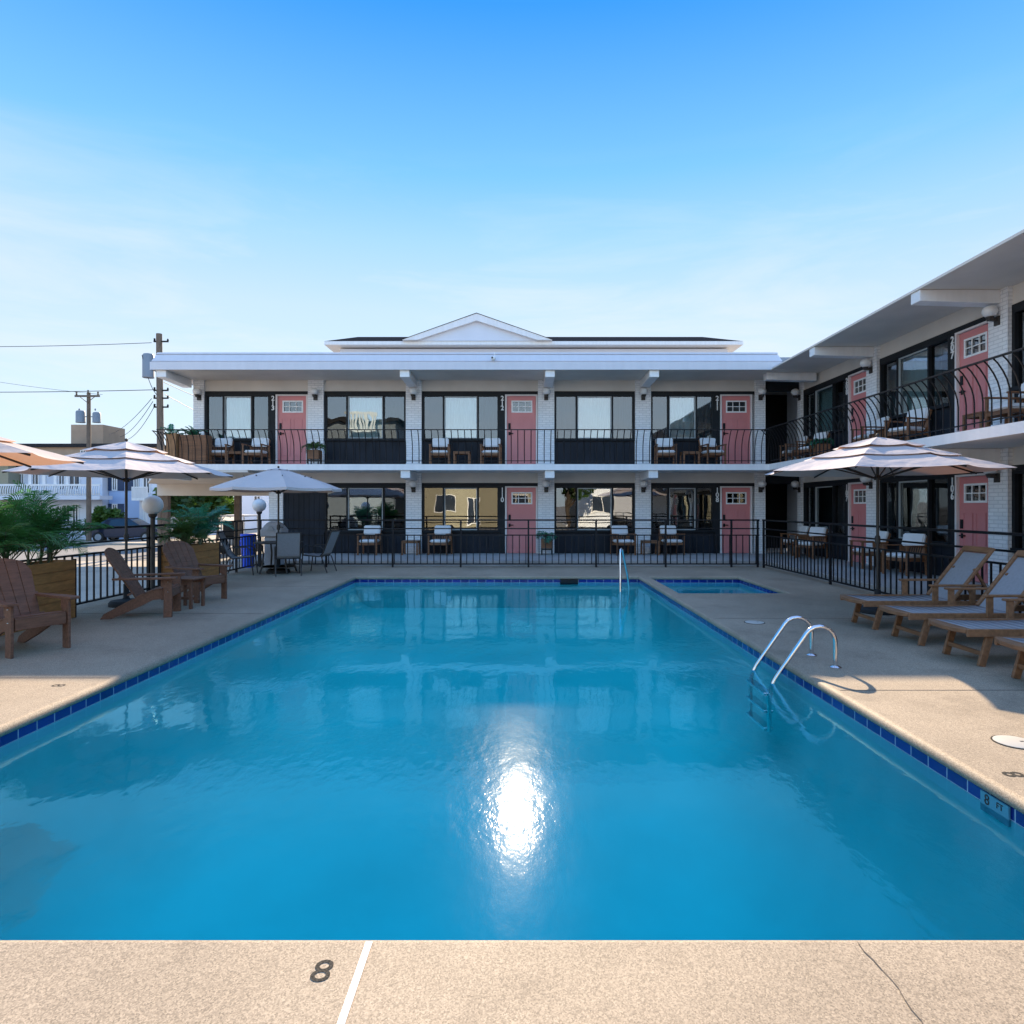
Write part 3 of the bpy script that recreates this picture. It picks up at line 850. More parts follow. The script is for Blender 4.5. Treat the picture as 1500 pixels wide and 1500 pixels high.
YF = 16.95
fence('black iron fence along the far end of the pool under the balcony', (-6.72, YF, 0), (6.2, YF, 0), [0.02, 1.72, 3.44, 5.2, 6.95, 8.7, 10.5, 12.2, 12.88])
fence('black iron fence on the left of the deck behind the planters and the street', (-6.74, -5, 0), (-6.74, YF - .1, 0), [0, 3, 6, 9.2, 12.6, 14.4, 16.9, 18.9, 20.6])
fence('black iron fence on the right between the loungers and pink doors 106 and 107', (6.26, -5, 0), (6.26, YF - .1, 0), [0, 3, 6, 9, 12, 15.0, 18.2, 21.8])


# ------------------------------------------------------------------ furniture prototypes
def make_chair():
    r = thing('balcony_chair', 'x', 'chair')
    W, Dp = .60, .62
    for sx in (-1, 1):
        x = sx * (W / 2 - .025)
        MB().bar((x, -.27, 0), (x, -.27, .60), .045, .045, (0, 1, 0)).build('leg', M['teak'], r, bevel=.004)
        MB().bar((x, .30, 0), (x, .24, .60), .045, .05, (0, 1, 0)).build('leg', M['teak'], r, bevel=.004)
        MB().bar((x, -.31, .615), (x, .30, .60), .065, .028).build('armrest', M['teak'], r, bevel=.006)
    m = MB()
    m.bar((-.27, -.265, .33), (.27, -.265, .33), .03, .07); m.bar((-.27, .23, .31), (.27, .23, .31), .03, .07)
    for sx in (-1, 1): m.bar((sx * .26, -.26, .33), (sx * .26, .24, .31), .03, .06)
    for k in range(6): m.bar((-.25, -.22 + k * .085, .355), (.25, -.22 + k * .085, .355), .06, .015)
    m.build('seat_frame', M['teak'], r)
    m = MB()
    for sx in (-1, 1): m.bar((sx * .25, .20, .36), (sx * .25, .36, .80), .04, .03, (0, 1, 0))
    m.bar((-.25, .355, .79), (.25, .355, .79), .03, .05); m.bar((-.25, .225, .42), (.25, .225, .42), .03, .05)
    for k in range(9): m.bar((-.21 + k * .0525, .235, .44), (-.21 + k * .0525, .35, .77), .022, .014, (0, 1, 0))
    m.build('backrest', M['teak'], r)
    MB().box(-.255, .255, -.27, .22, .365, .45).build('seat_cushion', M['cushion'], r, bevel=.03, seg=3, smooth=True)
    m = MB(); y0, z0 = .16, .58
    m.add([(-.25, .20, .60), (.25, .20, .60), (.25, .265, .86), (-.25, .265, .86), (-.25, .275, .58), (.25, .275, .58), (.25, .365, .85), (-.25, .365, .85)],
          [(0, 1, 2, 3), (7, 6, 5, 4), (0, 4, 5, 1), (1, 5, 6, 2), (2, 6, 7, 3), (3, 7, 4, 0)])
    m.build('back_cushion', M['cushion'], r, bevel=.025, seg=3, smooth=True)
    return r


def make_side_table():
    r = thing('balcony_side_table', 'x', 'side table')
    m = MB()
    for k in range(6): m.box(-.24, .24, -.24 + k * .08 + .005, -.24 + (k + 1) * .08 - .005, .40, .42)
    m.build('table_top', M['teak'], r)
    m = MB(); m.bar((-.22, -.22, .37), (.22, -.22, .37), .02, .05); m.bar((-.22, .22, .37), (.22, .22, .37), .02, .05)
    m.bar((-.22, -.22, .37), (-.22, .22, .37), .02, .05); m.bar((.22, -.22, .37), (.22, .22, .37), .02, .05)
    m.build('apron', M['teak'], r)
    for sx in (-1, 1):
        for sy in (-1, 1): MB().bar((sx * .215, sy * .215, 0), (sx * .215, sy * .215, .40), .045, .045, (0, 1, 0)).build('leg', M['teak'], r)
    return r


def make_adirondack():
    """faces +X"""
    r = thing('adirondack_chair', 'x', 'chair', group='brown slatted deck chairs by the left fence')
    for sy in (-1, 1):
        y = sy * .28
        MB().bar((.30, y, 0), (.30, y, .545), .11, .03, (0, 1, 0)).build('front_leg', M['adir'], r, bevel=.004)
        m = MB()
        m.prism([(.33, .27), (.33, .40), (.10, .375), (-.20, .25), (-.52, .07), (-.56, .0), (-.42, .0), (-.15, .12), (.10, .245)], y - sy * .05 - .014, y - sy * .05 + .014, lambda a, b, d: (a, d, b))
        m.build('side_rail', M['adir'], r, bevel=.003)
        m = MB()
        m.prism([(.42, -.05), (.42, .05), (.38, .075), (.1, .075), (-.36, .03), (-.40, .0), (-.40, -.03), (-.36, -.045)], .545, .572, lambda a, b, d: (a, y + sy * .02 + sy * b, d))
        m.build('armrest', M['adir'], r, bevel=.004)
        MB().bar((.26, y, .43), (.26, y, .545), .10, .02, (0, 1, 0)).build('arm_bracket', M['adir'], r)
    # seat boards
    m = MB()
    sp = [(.33, .405), (.22, .40), (.11, .385), (.0, .345), (-.11, .295)]
    for i in range(len(sp) - 1):
        (a, za), (b, zb) = sp[i], sp[i + 1]
        p0, p1 = Vector((a - .006, 0, za)), Vector((b + .006, 0, zb)); c = (p0 + p1) / 2
        m.bar(c + Vector((0, -.25, 0)), c + Vector((0, .25, 0)), (p0 - p1).length, .022, (p0 - p1).cross(Vector((0, 1, 0))))
    m.box(.325, .347, -.25, .25, .28, .40)
    m.build('seat', M['adir'], r, bevel=.003)
    # fanned back of five boards with a round top
    m = MB(); base = Vector((-.10, 0, .26)); up = Vector((-.42, 0, .70)).normalized()
    lens = [.755, .815, .835, .815, .755]
    for i, ln in enumerate(lens):
        y0 = (i - 2) * .096; y1 = (i - 2) * .122
        w0, w1 = .0455, .0585
        nrm = up.cross(Vector((0, 1, 0))) * .011
        top_ = lambda yy: .84 - .95 * yy * yy - 14 * max(0, abs(yy) - .22) ** 2
        pts2 = [(y0 - w0, 0), (y0 + w0, 0)] + [(y1 + w1 * q_, top_(y1 + w1 * q_)) for q_ in (1, .5, 0, -.5, -1)]
        m.prism(pts2, -1, 1, lambda a, b, d: base + up * b + Vector((0, a, 0)) + nrm * d)
    m.build('backrest', M['adir'], r, bevel=.003)
    m = MB()
    for s in (.10, .36): m.bar(base + up * s + Vector((-.03, -.30, 0)), base + up * s + Vector((-.03, .30, 0)), .06, .025, up)
    m.build('back_brace', M['adir'], r)
    m = MB()
    for sy in (-1, 1):
        for z in (.36, .50): m.lathe([(.012, 0), (.012, .006)], 8, (.30, sy * .296, z))
    m.build('bolts', M['steel'], r)
    return r


def make_lounger():
    """foot at x=0, head towards +X"""
    r = thing('sun_lounger', 'x', 'sun lounger', group='teak loungers in a row on the right deck')
    for sy in (-1, 1):
        y = sy * .30
        MB().bar((.04, y, .335), (1.95, y, .335), .03, .075).build('side_rail', M['lteak'], r, bevel=.004)
        MB().bar((.20, y - sy * .035, 0), (.29, y - sy * .035, .32), .035, .07, (1, 0, 0)).build('leg', M['lteak'], r, bevel=.004)
        MB().bar((1.70, y - sy * .035, 0), (1.60, y - sy * .035, .32), .035, .07, (1, 0, 0)).build('leg', M['lteak'], r, bevel=.004)
        m = MB(); m.bar((.86, y + sy * .03, .57), (1.50, y + sy * .03, .57), .065, .026)
        ar = m.build('armrest', M['lteak'], r, bevel=.006)
        for xx in (.93, 1.40): MB().bar((xx, y + sy * .028, .33), (xx, y + sy * .028, .558), .03, .065, (1, 0, 0)).build('arm_post', M['lteak'], ar)
    # rounded foot rail
    m = MB(); m.prism([(.10, -.30), (.10, .30), (.03, .28), (-.015, .16), (-.03, 0), (-.015, -.16), (.03, -.28)], .325, .372, lambda a, b, d: (a, b, d)); m.build('foot_rail', M['lteak'], r, bevel=.008)
    for xx in (.225, 1.66): MB().bar((xx, -.26, .12), (xx, .26, .12), .03, .04).build('stretcher', M['lteak'], r)
    # sling seat, slightly sagging
    m = MB(); n = 10
    for i in range(n):
        a, b = .09 + 1.12 * i / n, .09 + 1.12 * (i + 1) / n
        za, zb = .372 - .018 * math.sin(math.pi * i / n), .372 - .018 * math.sin(math.pi * (i + 1) / n)
        m.quad((a, -.285, za), (b, -.285, zb), (b, .285, zb), (a, .285, za))
    o = m.build('seat_sling', M['sling'], r, smooth=True, recalc=False)
    sm = o.modifiers.new('thickness', 'SOLIDIFY'); sm.thickness = .006
    pv = Vector((1.20, 0, .375)); d = Vector((.50, 0, .635)).normalized(); LB = .84
    nr = d.cross(Vector((0, 1, 0)))
    m = MB()
    for sy in (-1, 1): m.bar(pv + Vector((0, sy * .262, 0)), pv + d * LB + Vector((0, sy * .262, 0)), .045, .032, nr)
    m.bar(pv + d * (LB - .04) + Vector((0, -.24, 0)), pv + d * (LB - .04) + Vector((0, .24, 0)), .032, .085, d)
    m.build('back_frame', M['lteak'], r, bevel=.005)
    m = MB(); m.quad(pv + Vector((0, -.24, 0)) - nr * .019, pv + Vector((0, .24, 0)) - nr * .019, pv + d * (LB - .085) + Vector((0, .24, 0)) - nr * .019, pv + d * (LB - .085) + Vector((0, -.24, 0)) - nr * .019)
    o = m.build('back_sling', M['sling'], r, recalc=False); sm = o.modifiers.new('thickness', 'SOLIDIFY'); sm.thickness = .006
    for sy in (-1, 1): MB().bar(pv + d * .5 + Vector((0, sy * .20, 0)), (1.78, sy * .20, .34), .025, .03).build('back_prop', M['lteak'], r)
    return r


def canopy_tier(n, r0, z0, r1, z1, sag, skirt=.0):
    """ring of n fabric panels between outer radius r0 (height z0) and inner r1, z1; edges scalloped"""
    m = MB(); sub = 6
    rings = []
    for t in (0, .33, .66, 1.0):
        ring = []
        rr = r0 + (r1 - r0) * t; zz = z0 + (z1 - z0) * (t ** .9)
        for k in range(n):
            a0, a1 = 2 * math.pi * (k + .5) / n, 2 * math.pi * (k + 1.5) / n
            p0 = Vector((rr * math.cos(a0), rr * math.sin(a0), 0)); p1 = Vector((rr * math.cos(a1), rr * math.sin(a1), 0))
            for j in range(sub):
                s = j / sub; q = p0.lerp(p1, s); k_ = 4 * s * (1 - s)
                q = q * (1 - sag * .5 * k_ * (1 - t)); q.z = zz - sag * .22 * r0 * k_ * (1 - t) * t * 1.6 - .02 * k_ * (1 - t)
                ring.append(q)
        rings.append(ring)
    N_ = n * sub
    vs = [p for rg in rings for p in rg]; fs = []
    for i in range(len(rings) - 1):
        for k in range(N_): fs.append((i * N_ + k, i * N_ + (k + 1) % N_, (i + 1) * N_ + (k + 1) % N_, (i + 1) * N_ + k))
    if r1 < .02: pass
    if skirt:
        b = len(vs); vs += [p + Vector((0, 0, -skirt)) for p in rings[0]]
        for k in range(N_): fs.append((b + k, b + (k + 1) % N_, (k + 1) % N_, k))
    m.add(vs, fs)
    return m


def make_umbrella(tiers=3, rad=1.72, top=2.60, edge=2.09, base=True, fab='canopy'):
    r = thing('patio_umbrella', 'x', 'umbrella')
    MB().tube([(0, 0, .05), (0, 0, top - .02)], .022, 10).build('pole', M['bronze'], r, smooth=True)
    m = MB().lathe([(.035, 1.02), (.04, 1.04), (.04, 1.12), (.03, 1.14)], 10); m.bar((.03, 0, 1.08), (.12, 0, 1.08), .02, .02); m.build('crank', M['bronze'], r)
    if tiers == 3:
        tt = [(rad, edge, .80, edge + .24), (1.08, edge + .20, .44, edge + .365), (.64, edge + .36, .012, top)]
    else:
        tt = [(rad, edge, .22, top - .05), (.26, top - .035, .012, top)]
    for i, (a, z, b, zz) in enumerate(tt):
        o = canopy_tier(8, a, z, b, zz, .10 if i == 0 else .05, .06 if tiers == 1 and i == 0 else .0).build('canopy' if i == 0 else 'canopy_tier', M[fab], r, recalc=False)
    hub = edge - .07
    MB().lathe([(.05, hub - .06), (.055, hub - .02), (.045, hub)], 12).build('hub', M['bronze'], r)
    zt = tt[0][3]; ra = tt[0][2]
    for k in range(8):
        a = 2 * math.pi * (k + .5) / 8; c_, s_ = math.cos(a), math.sin(a)
        m = MB()
        m.bar((c_ * .03, s_ * .03, top - .06), (c_ * ra, s_ * ra, zt - .035), .016, .022)
        m.bar((c_ * ra, s_ * ra, zt - .035), (c_ * rad * .985, s_ * rad * .985, edge - .02), .016, .022)
        rb = m.build('rib', M['bronze'], r)
        MB().bar((c_ * .05, s_ * .05, hub - .03), (c_ * rad * .52, s_ * rad * .52, edge + (zt - edge) * .78 - .05), .014, .02).build('strut', M['bronze'], rb)
    if base:
        m = MB().lathe([(.27, 0), (.27, .05), (.24, .085), (.06, .11), (.045, .13), (.045, .34), (.03, .35)], 24); m.build('base', M['rubber'], r, smooth=True)
    MB().sphere((0, 0, top + .025), .028, 10, 6).build('finial', M['bronze'], r)
    return r


def make_patio_chair():
    """sling dining chair facing +X"""
    r = thing('patio_dining_chair', 'x', 'chair', group='sling chairs around the patio table')
    for sy in (-1, 1):
        y = sy * .27
        m = MB(); m.tube([(.30, y, 0), (.25, y, .40), (.22, y, .60), (.15, y, .645), (-.20, y, .63), (-.25, y, .58)], .014, 6); m.build('front_leg', M['bronze'], r, smooth=True)
        m = MB(); m.tube([(-.36, y, 0), (-.22, y, .38)], .014, 6); m.build('rear_leg', M['bronze'], r)
        m = MB(); m.tube([(.26, y * .95, .42), (-.16, y * .95, .385), (-.26, y * .95, .48), (-.46, y * .95, .98)], .015, 6); m.build('side_frame', M['bronze'], r, smooth=True)
    m = MB(); pr = [(.26, .425), (-.15, .39), (-.20, .41), (-.245, .455), (-.46, .985)]
    for i in range(len(pr) - 1):
        (a, za), (b, zb) = pr[i], pr[i + 1]; m.quad((a, -.25, za), (b, -.25, zb), (b, .25, zb), (a, .25, za))
    o = m.build('sling', M['sling'], r, recalc=False); sm = o.modifiers.new('thickness', 'SOLIDIFY'); sm.thickness = .006
    m = MB(); m.tube([(.26, -.26, .42), (.26, .26, .42)], .013, 6); m.tube([(-.46, -.26, .985), (-.46, .26, .985)], .013, 6); m.tube([(-.2, -.26, .39), (-.2, .26, .39)], .013, 6)
    m.build('cross_bar', M['bronze'], r)
    return r


def frond(mb, st, base, az, length, lift, droop, nl, ll, lw, rng):
    """one feather leaf: rachis + leaflets"""
    d = Vector((math.cos(az), math.sin(az), 0)); pts = []
    n = 10; ang = lift; p = Vector(base)
    for i in range(n + 1):
        pts.append(p.copy())
        p = p + (d * math.cos(ang) + Vector((0, 0, 1)) * math.sin(ang)) * (length / n)
        ang -= droop / n * (1 + 1.2 * i / n)
    st.tube(pts, [.009 * (1 - .8 * i / n) for i in range(n + 1)], 4, False)
    side = d.cross(Vector((0, 0, 1)))
    for k in range(nl):
        t = .16 + .84 * (k + .5) / nl; f = t * n; i = min(int(f), n - 1); q = pts[i].lerp(pts[i + 1], f - i)
        tg = (pts[i + 1] - pts[i]).normalized(); up = side.cross(tg).normalized()
        L_ = ll * (math.sin(math.pi * min(1, .15 + .85 * t)) ** .6 + .15) * rng.uniform(.85, 1.1)
        for sgn in (-1, 1):
            dr = (side * sgn * .8 + tg * (.55 + .5 * t) + up * rng.uniform(.05, .3)).normalized()
            tip = q + dr * L_ + Vector((0, 0, -.22 * L_)); md = q + dr * L_ * .5 + Vector((0, 0, .01))
            wv = tg * lw * .5
            mb.add([q - wv * .4, md - wv, tip, md + wv, q + wv * .4], [(0, 1, 2, 3, 4)])


def palm(label, loc, nf, length, hgt, seed, m='palm', spread=1.0, group='potted palms along the left fence', ll=.26):
    rng = random.Random(seed)
    r = thing('potted_palm', label, 'plant', loc, 0, group)
    lf, st = MB(), MB()
    for s in range(3):
        b = Vector((rng.uniform(-.10, .10), rng.uniform(-.12, .12), 0)); tp = b + Vector((rng.uniform(-.08, .08), rng.uniform(-.08, .08), hgt * rng.uniform(.7, 1)))
        st.tube([b - Vector((0, 0, .03)), tp], [.018, .012], 6)
        for k in range(nf // 3):
            az = rng.uniform(0, 2 * math.pi); lift = R(rng.uniform(42, 86)) if k % 4 else R(88)
            frond(lf, st, tp - Vector((0, 0, rng.uniform(0, .26))), az, length * rng.uniform(.7, 1.15), lift, R(rng.uniform(25, 75)) * spread, 22, ll, .021, rng)
    lf.build('foliage', M[m], r, recalc=False); st.build('stem', M['stalk'], r)
    return r


def planter(label, x0, x1, y0, y1, h, z=0, m='planter', rows=6, vertical=False):
    r = thing('planter_box', label, 'planter', ((x0 + x1) / 2, (y0 + y1) / 2, z), 0, 'wooden planter boxes')
    a, b = (x1 - x0) / 2, (y1 - y0) / 2
    m_ = MB()
    if not vertical:
        for k in range(rows):
            z0, z1 = h * k / rows + .002, h * (k + 1) / rows - .002
            m_.box(-a, a, -b, -b + .025, z0, z1); m_.box(-a, a, b - .025, b, z0, z1)
            m_.box(-a, -a + .025, -b + .0255, b - .0255, z0, z1); m_.box(a - .025, a, -b + .0255, b - .0255, z0, z1)
    else:
        n = max(2, round(2 * a / .14))
        for k in range(n): m_.box(-a + 2 * a * k / n + .002, -a + 2 * a * (k + 1) / n - .002, -b, -b + .025, .01, h); m_.box(-a + 2 * a * k / n + .002, -a + 2 * a * (k + 1) / n - .002, b - .025, b, .01, h)
        n = max(2, round(2 * b / .14))
        for k in range(n):
            for sx in (-1, 1): m_.box(sx * a, sx * (a - .025), -b + .026 + (2 * b - .052) * k / n + .002, -b + .026 + (2 * b - .052) * (k + 1) / n - .002, .01, h)
    m_.build('boards', M[m], r, bevel=.003)
    MB().box(-a + .026, a - .026, -b + .026, b - .026, .02, h - .06).build('soil', M['soil'], r)
    if not vertical:
        for sx in (-1, 1):
            for sy in (-1, 1): MB().box(sx * (a + .003), sx * (a - .05), sy * (b + .003), sy * (b + .018), 0, h + .01).build('corner_post', M['iron'], r)
    return r


def globe_lamp(label, x, y):
    r = thing('globe_lamp_post', label, 'lamp post', (x, y, 0), 0, 'white globe lamp posts')
    MB().lathe([(.075, 0), (.075, .03), (.045, .06), (.04, .08), (.04, 1.36), (.06, 1.38), (.075, 1.42), (.07, 1.44)], 16).build('post', M['bronze'], r, smooth=True)
    MB().sphere((0, 0, 1.60), .175, 28, 16).build('globe', M['globe'], r, smooth=True)
    return r


# ------------------------------------------------------------------ balcony and walkway furniture
chair0 = make_chair(); table0 = make_side_table()
GC = 'white cushioned teak armchairs outside the rooms'; GT = 'small teak tables outside the rooms'


JIT = random.Random(12)


def chair_at(x, y, z, rz, label): place(chair0, USED, (x + JIT.uniform(-.04, .04), y + JIT.uniform(-.06, .06), z), R(rz + JIT.uniform(-9, 9)), label, GC)
def table_at(x, y, z, label): place(table0, USED, (x, y, z), 0, label, GT)


ZU, ZG = 2.772, .142
YB = 19.45
# far wing upstairs (px -> X at depth YB)
fx = lambda px, Y=YB: (px - 761) * Y / 960
chair_at(fx(322), YB, ZU, 0, 'white cushioned armchair on the upper balcony under the window of room 213')
chair_at(fx(378), YB, ZU, 0, 'white cushioned armchair on the upper balcony, beside the pink door 213')
table_at(fx(349), YB, ZU, 'small teak table between the two armchairs outside room 213')
chair_at(fx(645), YB, ZU, 0, 'white cushioned armchair on the upper balcony under the window of room 212')
chair_at(fx(719), YB, ZU, -6, 'white cushioned armchair on the upper balcony, beside the pink door 212')
table_at(fx(677), YB, ZU, 'small teak table between the two armchairs outside room 212')
chair_at(fx(976), YB, ZU, 0, 'white cushioned armchair on the upper balcony under the window of room 211')
chair_at(fx(1041), YB, ZU, 4, 'white cushioned armchair on the upper balcony, beside the pink door 211')
table_at(fx(1010), YB, ZU, 'small teak table between the two armchairs outside room 211')
# far wing downstairs
chair_at(fx(543), YB, ZG, 0, 'white cushioned armchair on the ground walk right of the patio table')
chair_at(fx(645), YB, ZG, 0, 'white cushioned armchair on the ground walk under the window of room 110')
table_at(fx(602), YB, ZG, 'small teak table on the ground walk before the pier left of room 110')
chair_at(fx(914), YB - .1, ZG, 12, 'white cushioned armchair on the ground walk behind the steel handrail')
chair_at(fx(986), YB, ZG, 0, 'white cushioned armchair on the ground walk under the window of room 108')
table_at(fx(952), YB, ZG, 'small teak table on the ground walk left of the armchair of room 108')
# right wing, upstairs and downstairs (facing the court, -X)
XB = 8.1
for z, fl, a, b in ((ZU, 'upper balcony', '208', '207'), (ZG, 'ground walk', '107', '106')):
    chair_at(XB, 19.35, z, -90, 'white cushioned armchair on the %s in the far corner beside room %s' % (fl, a))
    chair_at(XB, 18.1, z, -70, 'white cushioned armchair on the %s next to the pink door %s' % (fl, a))
    table_at(XB, 18.72, z, 'small teak table on the %s outside room %s' % (fl, a))
    chair_at(XB, 15.25, z, -90, 'white cushioned armchair on the %s under the window of room %s' % (fl, b))
    chair_at(XB, 13.75, z, -72, 'white cushioned armchair on the %s next to the pink door %s' % (fl, b))
    table_at(XB, 14.5, z, 'small teak table on the %s outside room %s' % (fl, b))
chair_at(XB, 10.7, ZU, -90, 'white cushioned armchair on the upper balcony past door 207 at the right edge')
table_at(XB, 11.4, ZU, 'small teak table on the upper balcony at the right edge, past door 207')


def pot_plant(label, x, y, z, m, seed, hgt):
    r = thing('plant_on_stand', label, 'plant', (x, y, z), 0, 'potted plants on wooden stands')
    p = thing('plant_stand', None, None); p.parent = r
    m_ = MB()
    for sx in (-1, 1):
        for sy in (-1, 1): m_.bar((sx * .15, sy * .15, 0), (sx * .15, sy * .15, .45), .035, .035, (0, 1, 0))
    for k in ((-.15, -.15, .15, -.15), (-.15, .15, .15, .15), (-.15, -.15, -.15, .15), (.15, -.15, .15, .15)): m_.bar((k[0], k[1], .16), (k[2], k[3], .16), .02, .03)
    bpy.data.objects.remove(p)
    m_.build('stand', M['bronze'], r)
    MB().box(-.17, .17, -.17, .17, .20, .47).build('pot', M['teak'], r, bevel=.006)
    rng = random.Random(seed); lf, st = MB(), MB()
    for k in range(13):
        frond(lf, st, (rng.uniform(-.05, .05), rng.uniform(-.05, .05), .45), rng.uniform(0, 6.28), hgt * rng.uniform(.7, 1), R(rng.uniform(45, 85)), R(rng.uniform(70, 120)), 13, .17, .03, rng)
    lf.build('foliage', M[m], r, recalc=False); st.build('stem', M['stalk'], r)
    return r


pot_plant('pale green potted plant on a dark stand between door 213 and the next window', fx(461), YB, ZU, 'palm2', 4, .5)
pot_plant('potted palm on a dark stand by the brick pier right of door 110', fx(801), YB, ZG, 'fern', 5, .5)
pot_plant('dark potted plant on a stand at the window edge of room 208', XB, 17.6, ZU, 'fern', 6, .35)

# balcony planters at the left end
planter('pale cedar planter at the outer left corner of the upper balcony', -10.12, -9.83, 18.75, 19.25, .90, ZU, 'planterv', vertical=True)
planter('dark brown long planter at the left end of the upper balcony', -9.80, -9.02, 18.85, 19.25, .86, ZU, 'teak', vertical=True)
palm('small dark leafy plant in the dark planter on the upper balcony', (-9.45, 19.05, ZU + .80), 12, .42, .05, 21, 'fern', group='plants in the balcony planters', ll=.14)
palm('small spiky plant in the pale planter on the upper balcony corner', (-9.97, 19.0, ZU + .84), 9, .38, .05, 22, 'fern', group='plants in the balcony planters', ll=.12)

# ------------------------------------------------------------------ left deck
planter('wooden planter box behind the nearest brown deck chair, holding tall palms', -6.66, -6.28, 7.55, 9.27, .82)
planter('wooden planter box behind the farthest brown deck chair, near the globe lamp', -6.66, -6.28, 12.1, 13.7, .82)
palm('big dark palm at the far end of the near planter', (-6.47, 8.85, .76), 27, .82, .34, 31, ll=.28)
palm('big dark palm in the middle of the near planter', (-6.47, 8.25, .76), 27, .86, .28, 32, ll=.28)
palm('dark palm at the near end of the near planter, at the left edge', (-6.47, 7.72, .76), 24, .74, .2, 33, ll=.26)
palm('bushy blue green palm at the far end of the second planter', (-6.47, 13.25, .76), 30, .74, .34, 34, 'fern', 1.1)
palm('thin light green palm at the near end of the second planter', (-6.47, 12.5, .76), 21, .68, .24, 35, 'palm2', 1.1)
globe_lamp('white globe lamp on a dark post at the left fence beside the second planter', -6.66, 11.9)
globe_lamp('white globe lamp at the far left corner of the fence behind the patio table', -6.85, 17.25)

ad0 = make_adirondack()
GA = 'brown slatted deck chairs by the left fence'
place(ad0, USED, (-5.43, 7.17, 0), R(-26), 'nearest brown slatted deck chair, cut by the left edge of the photo', GA)
place(ad0, USED, (-5.35, 9.48, 0), R(16), 'brown slatted deck chair seen side on, beside the small brown table', GA)
place(ad0, USED, (-5.42, 11.03, 0), R(-22), 'farthest brown slatted deck chair, in front of the second planter', GA)
r = thing('deck_side_table', 'low brown slatted table between the two farther brown deck chairs', 'side table', (-5.17, 10.22, 0), R(-5))
m = MB()
for k in range(5): m.box(-.21, .21, -.21 + k * .084 + .004, -.21 + (k + 1) * .084 - .004, .44, .465)
m.build('table_top', M['adir'], r, bevel=.003)
m = MB(); m.box(-.18, .18, -.18, -.16, .37, .439); m.box(-.18, .18, .16, .18, .37, .439); m.box(-.17, .17, -.02, .02, .12, .16); m.build('apron', M['adir'], r)
for sx in (-1, 1):
    for sy in (-1, 1): MB().box(sx * .17, sx * .125, sy * .185, sy * .145, 0, .44).build('leg', M['adir'], r, bevel=.003)

um0 = make_umbrella()
GU = 'three tier beige umbrellas'
place(um0, USED, (-6.24, 10.40, 0), R(8), 'three tier beige umbrella over the brown deck chairs on the left', GU, (.92, .92, 1))
place(um0, USED, (5.30, 9.70, 0), R(30), 'three tier beige umbrella behind the loungers on the right', GU, (.96, .96, 1))
um2 = make_umbrella(fab='canopy2')
place(um2, USED, (-6.42, 6.6, 0), R(14), 'orange lit umbrella cut by the left edge of the photo', GU)
um1 = make_umbrella(1, 1.48, 2.48, 2.0, base=True)
um1['label'] = 'single tier beige umbrella above the round patio table'; um1.location = (-5.72, 15.55, 0); um1.rotation_euler = (0, 0, R(4))

r = thing('patio_table', 'dark round table under the single tier umbrella', 'table', (-5.72, 15.55, 0))
MB().lathe([(.10, .70), (.55, .705), (.56, .715), (.56, .725), (.55, .735), (.03, .735)], 32).build('table_top', M['bronze'], r, smooth=True)
for k in range(4):
    a = R(45 + 90 * k); c_, s_ = math.cos(a), math.sin(a)
    MB().tube([(c_ * .42, s_ * .42, .70), (c_ * .36, s_ * .36, .45), (c_ * .40, s_ * .40, .15), (c_ * .46, s_ * .46, 0)], .022, 8).build('leg', M['bronze'], r, smooth=True)
MB().lathe([(.40, .14), (.40, .16), (.38, .16), (.38, .14)], 24).build('ring_brace', M['bronze'], r)
pc0 = make_patio_chair(); GP = 'sling chairs around the patio table'
place(pc0, USED, (-6.42, 15.15, 0), R(12), 'grey sling chair on the left of the patio table, turned to the right', GP)
place(pc0, USED, (-5.32, 15.05, 0), R(112), 'grey sling chair with its back to the pool, in front of the patio table', GP)
place(pc0, USED, (-4.85, 15.75, 0), R(172), 'grey sling chair on the right of the patio table, seen side on', GP)
r = thing('litter_bin', 'pale grey litter bin with a hooded top behind the patio table', 'bin', (-6.15, 16.45, 0))
MB().lathe([(.24, 0), (.26, .05), (.27, .8), (.25, .82)], 4, phase=R(45)).build('body', M['stone'], r, bevel=.02)
MB().lathe([(.36, .82), (.37, .98), (.36, 1.0), (.20, 1.17), (.10, 1.20)], 4, phase=R(45)).build('hood', M['stone'], r, bevel=.02)
m = MB(); m.prism([(-.10, .96), (.10, .96), (0, 1.10)], -.275, -.255, lambda a, b, d: (a, d, b)); m.build('opening', M['grey'], r)
r = thing('blue_tub', 'bright blue plastic tub beyond the corner fence behind the left sling chair', 'tub', (-7.02, 16.95, 0))
MB().lathe([(.14, .0), (.17, .45), (.18, .80), (.19, .82), (.19, .86), (.15, .86), (.14, .80)], 20).build('tub', M['blueplastic'], r, smooth=True)
MB().tube([(-.19, 0, .7), (-.22, 0, .62), (-.19, 0, .55)], .012, 6).build('handle', M['blueplastic'], r)

# ------------------------------------------------------------------ right deck
lo0 = make_lounger(); GL = 'teak loungers in a row on the right deck'
for y, lb in ((8.62, 'farthest teak lounger with grey sling, beside the umbrella base'),
              (7.66, 'second teak lounger with grey sling from the umbrella'),
              (6.70, 'third teak lounger with grey sling, its foot near the sunlit deck'),
              (5.72, 'nearest teak lounger, only its rounded foot shows at the right edge')):
    place(lo0, USED, (4.33, y, 0), R(0), lb, GL)

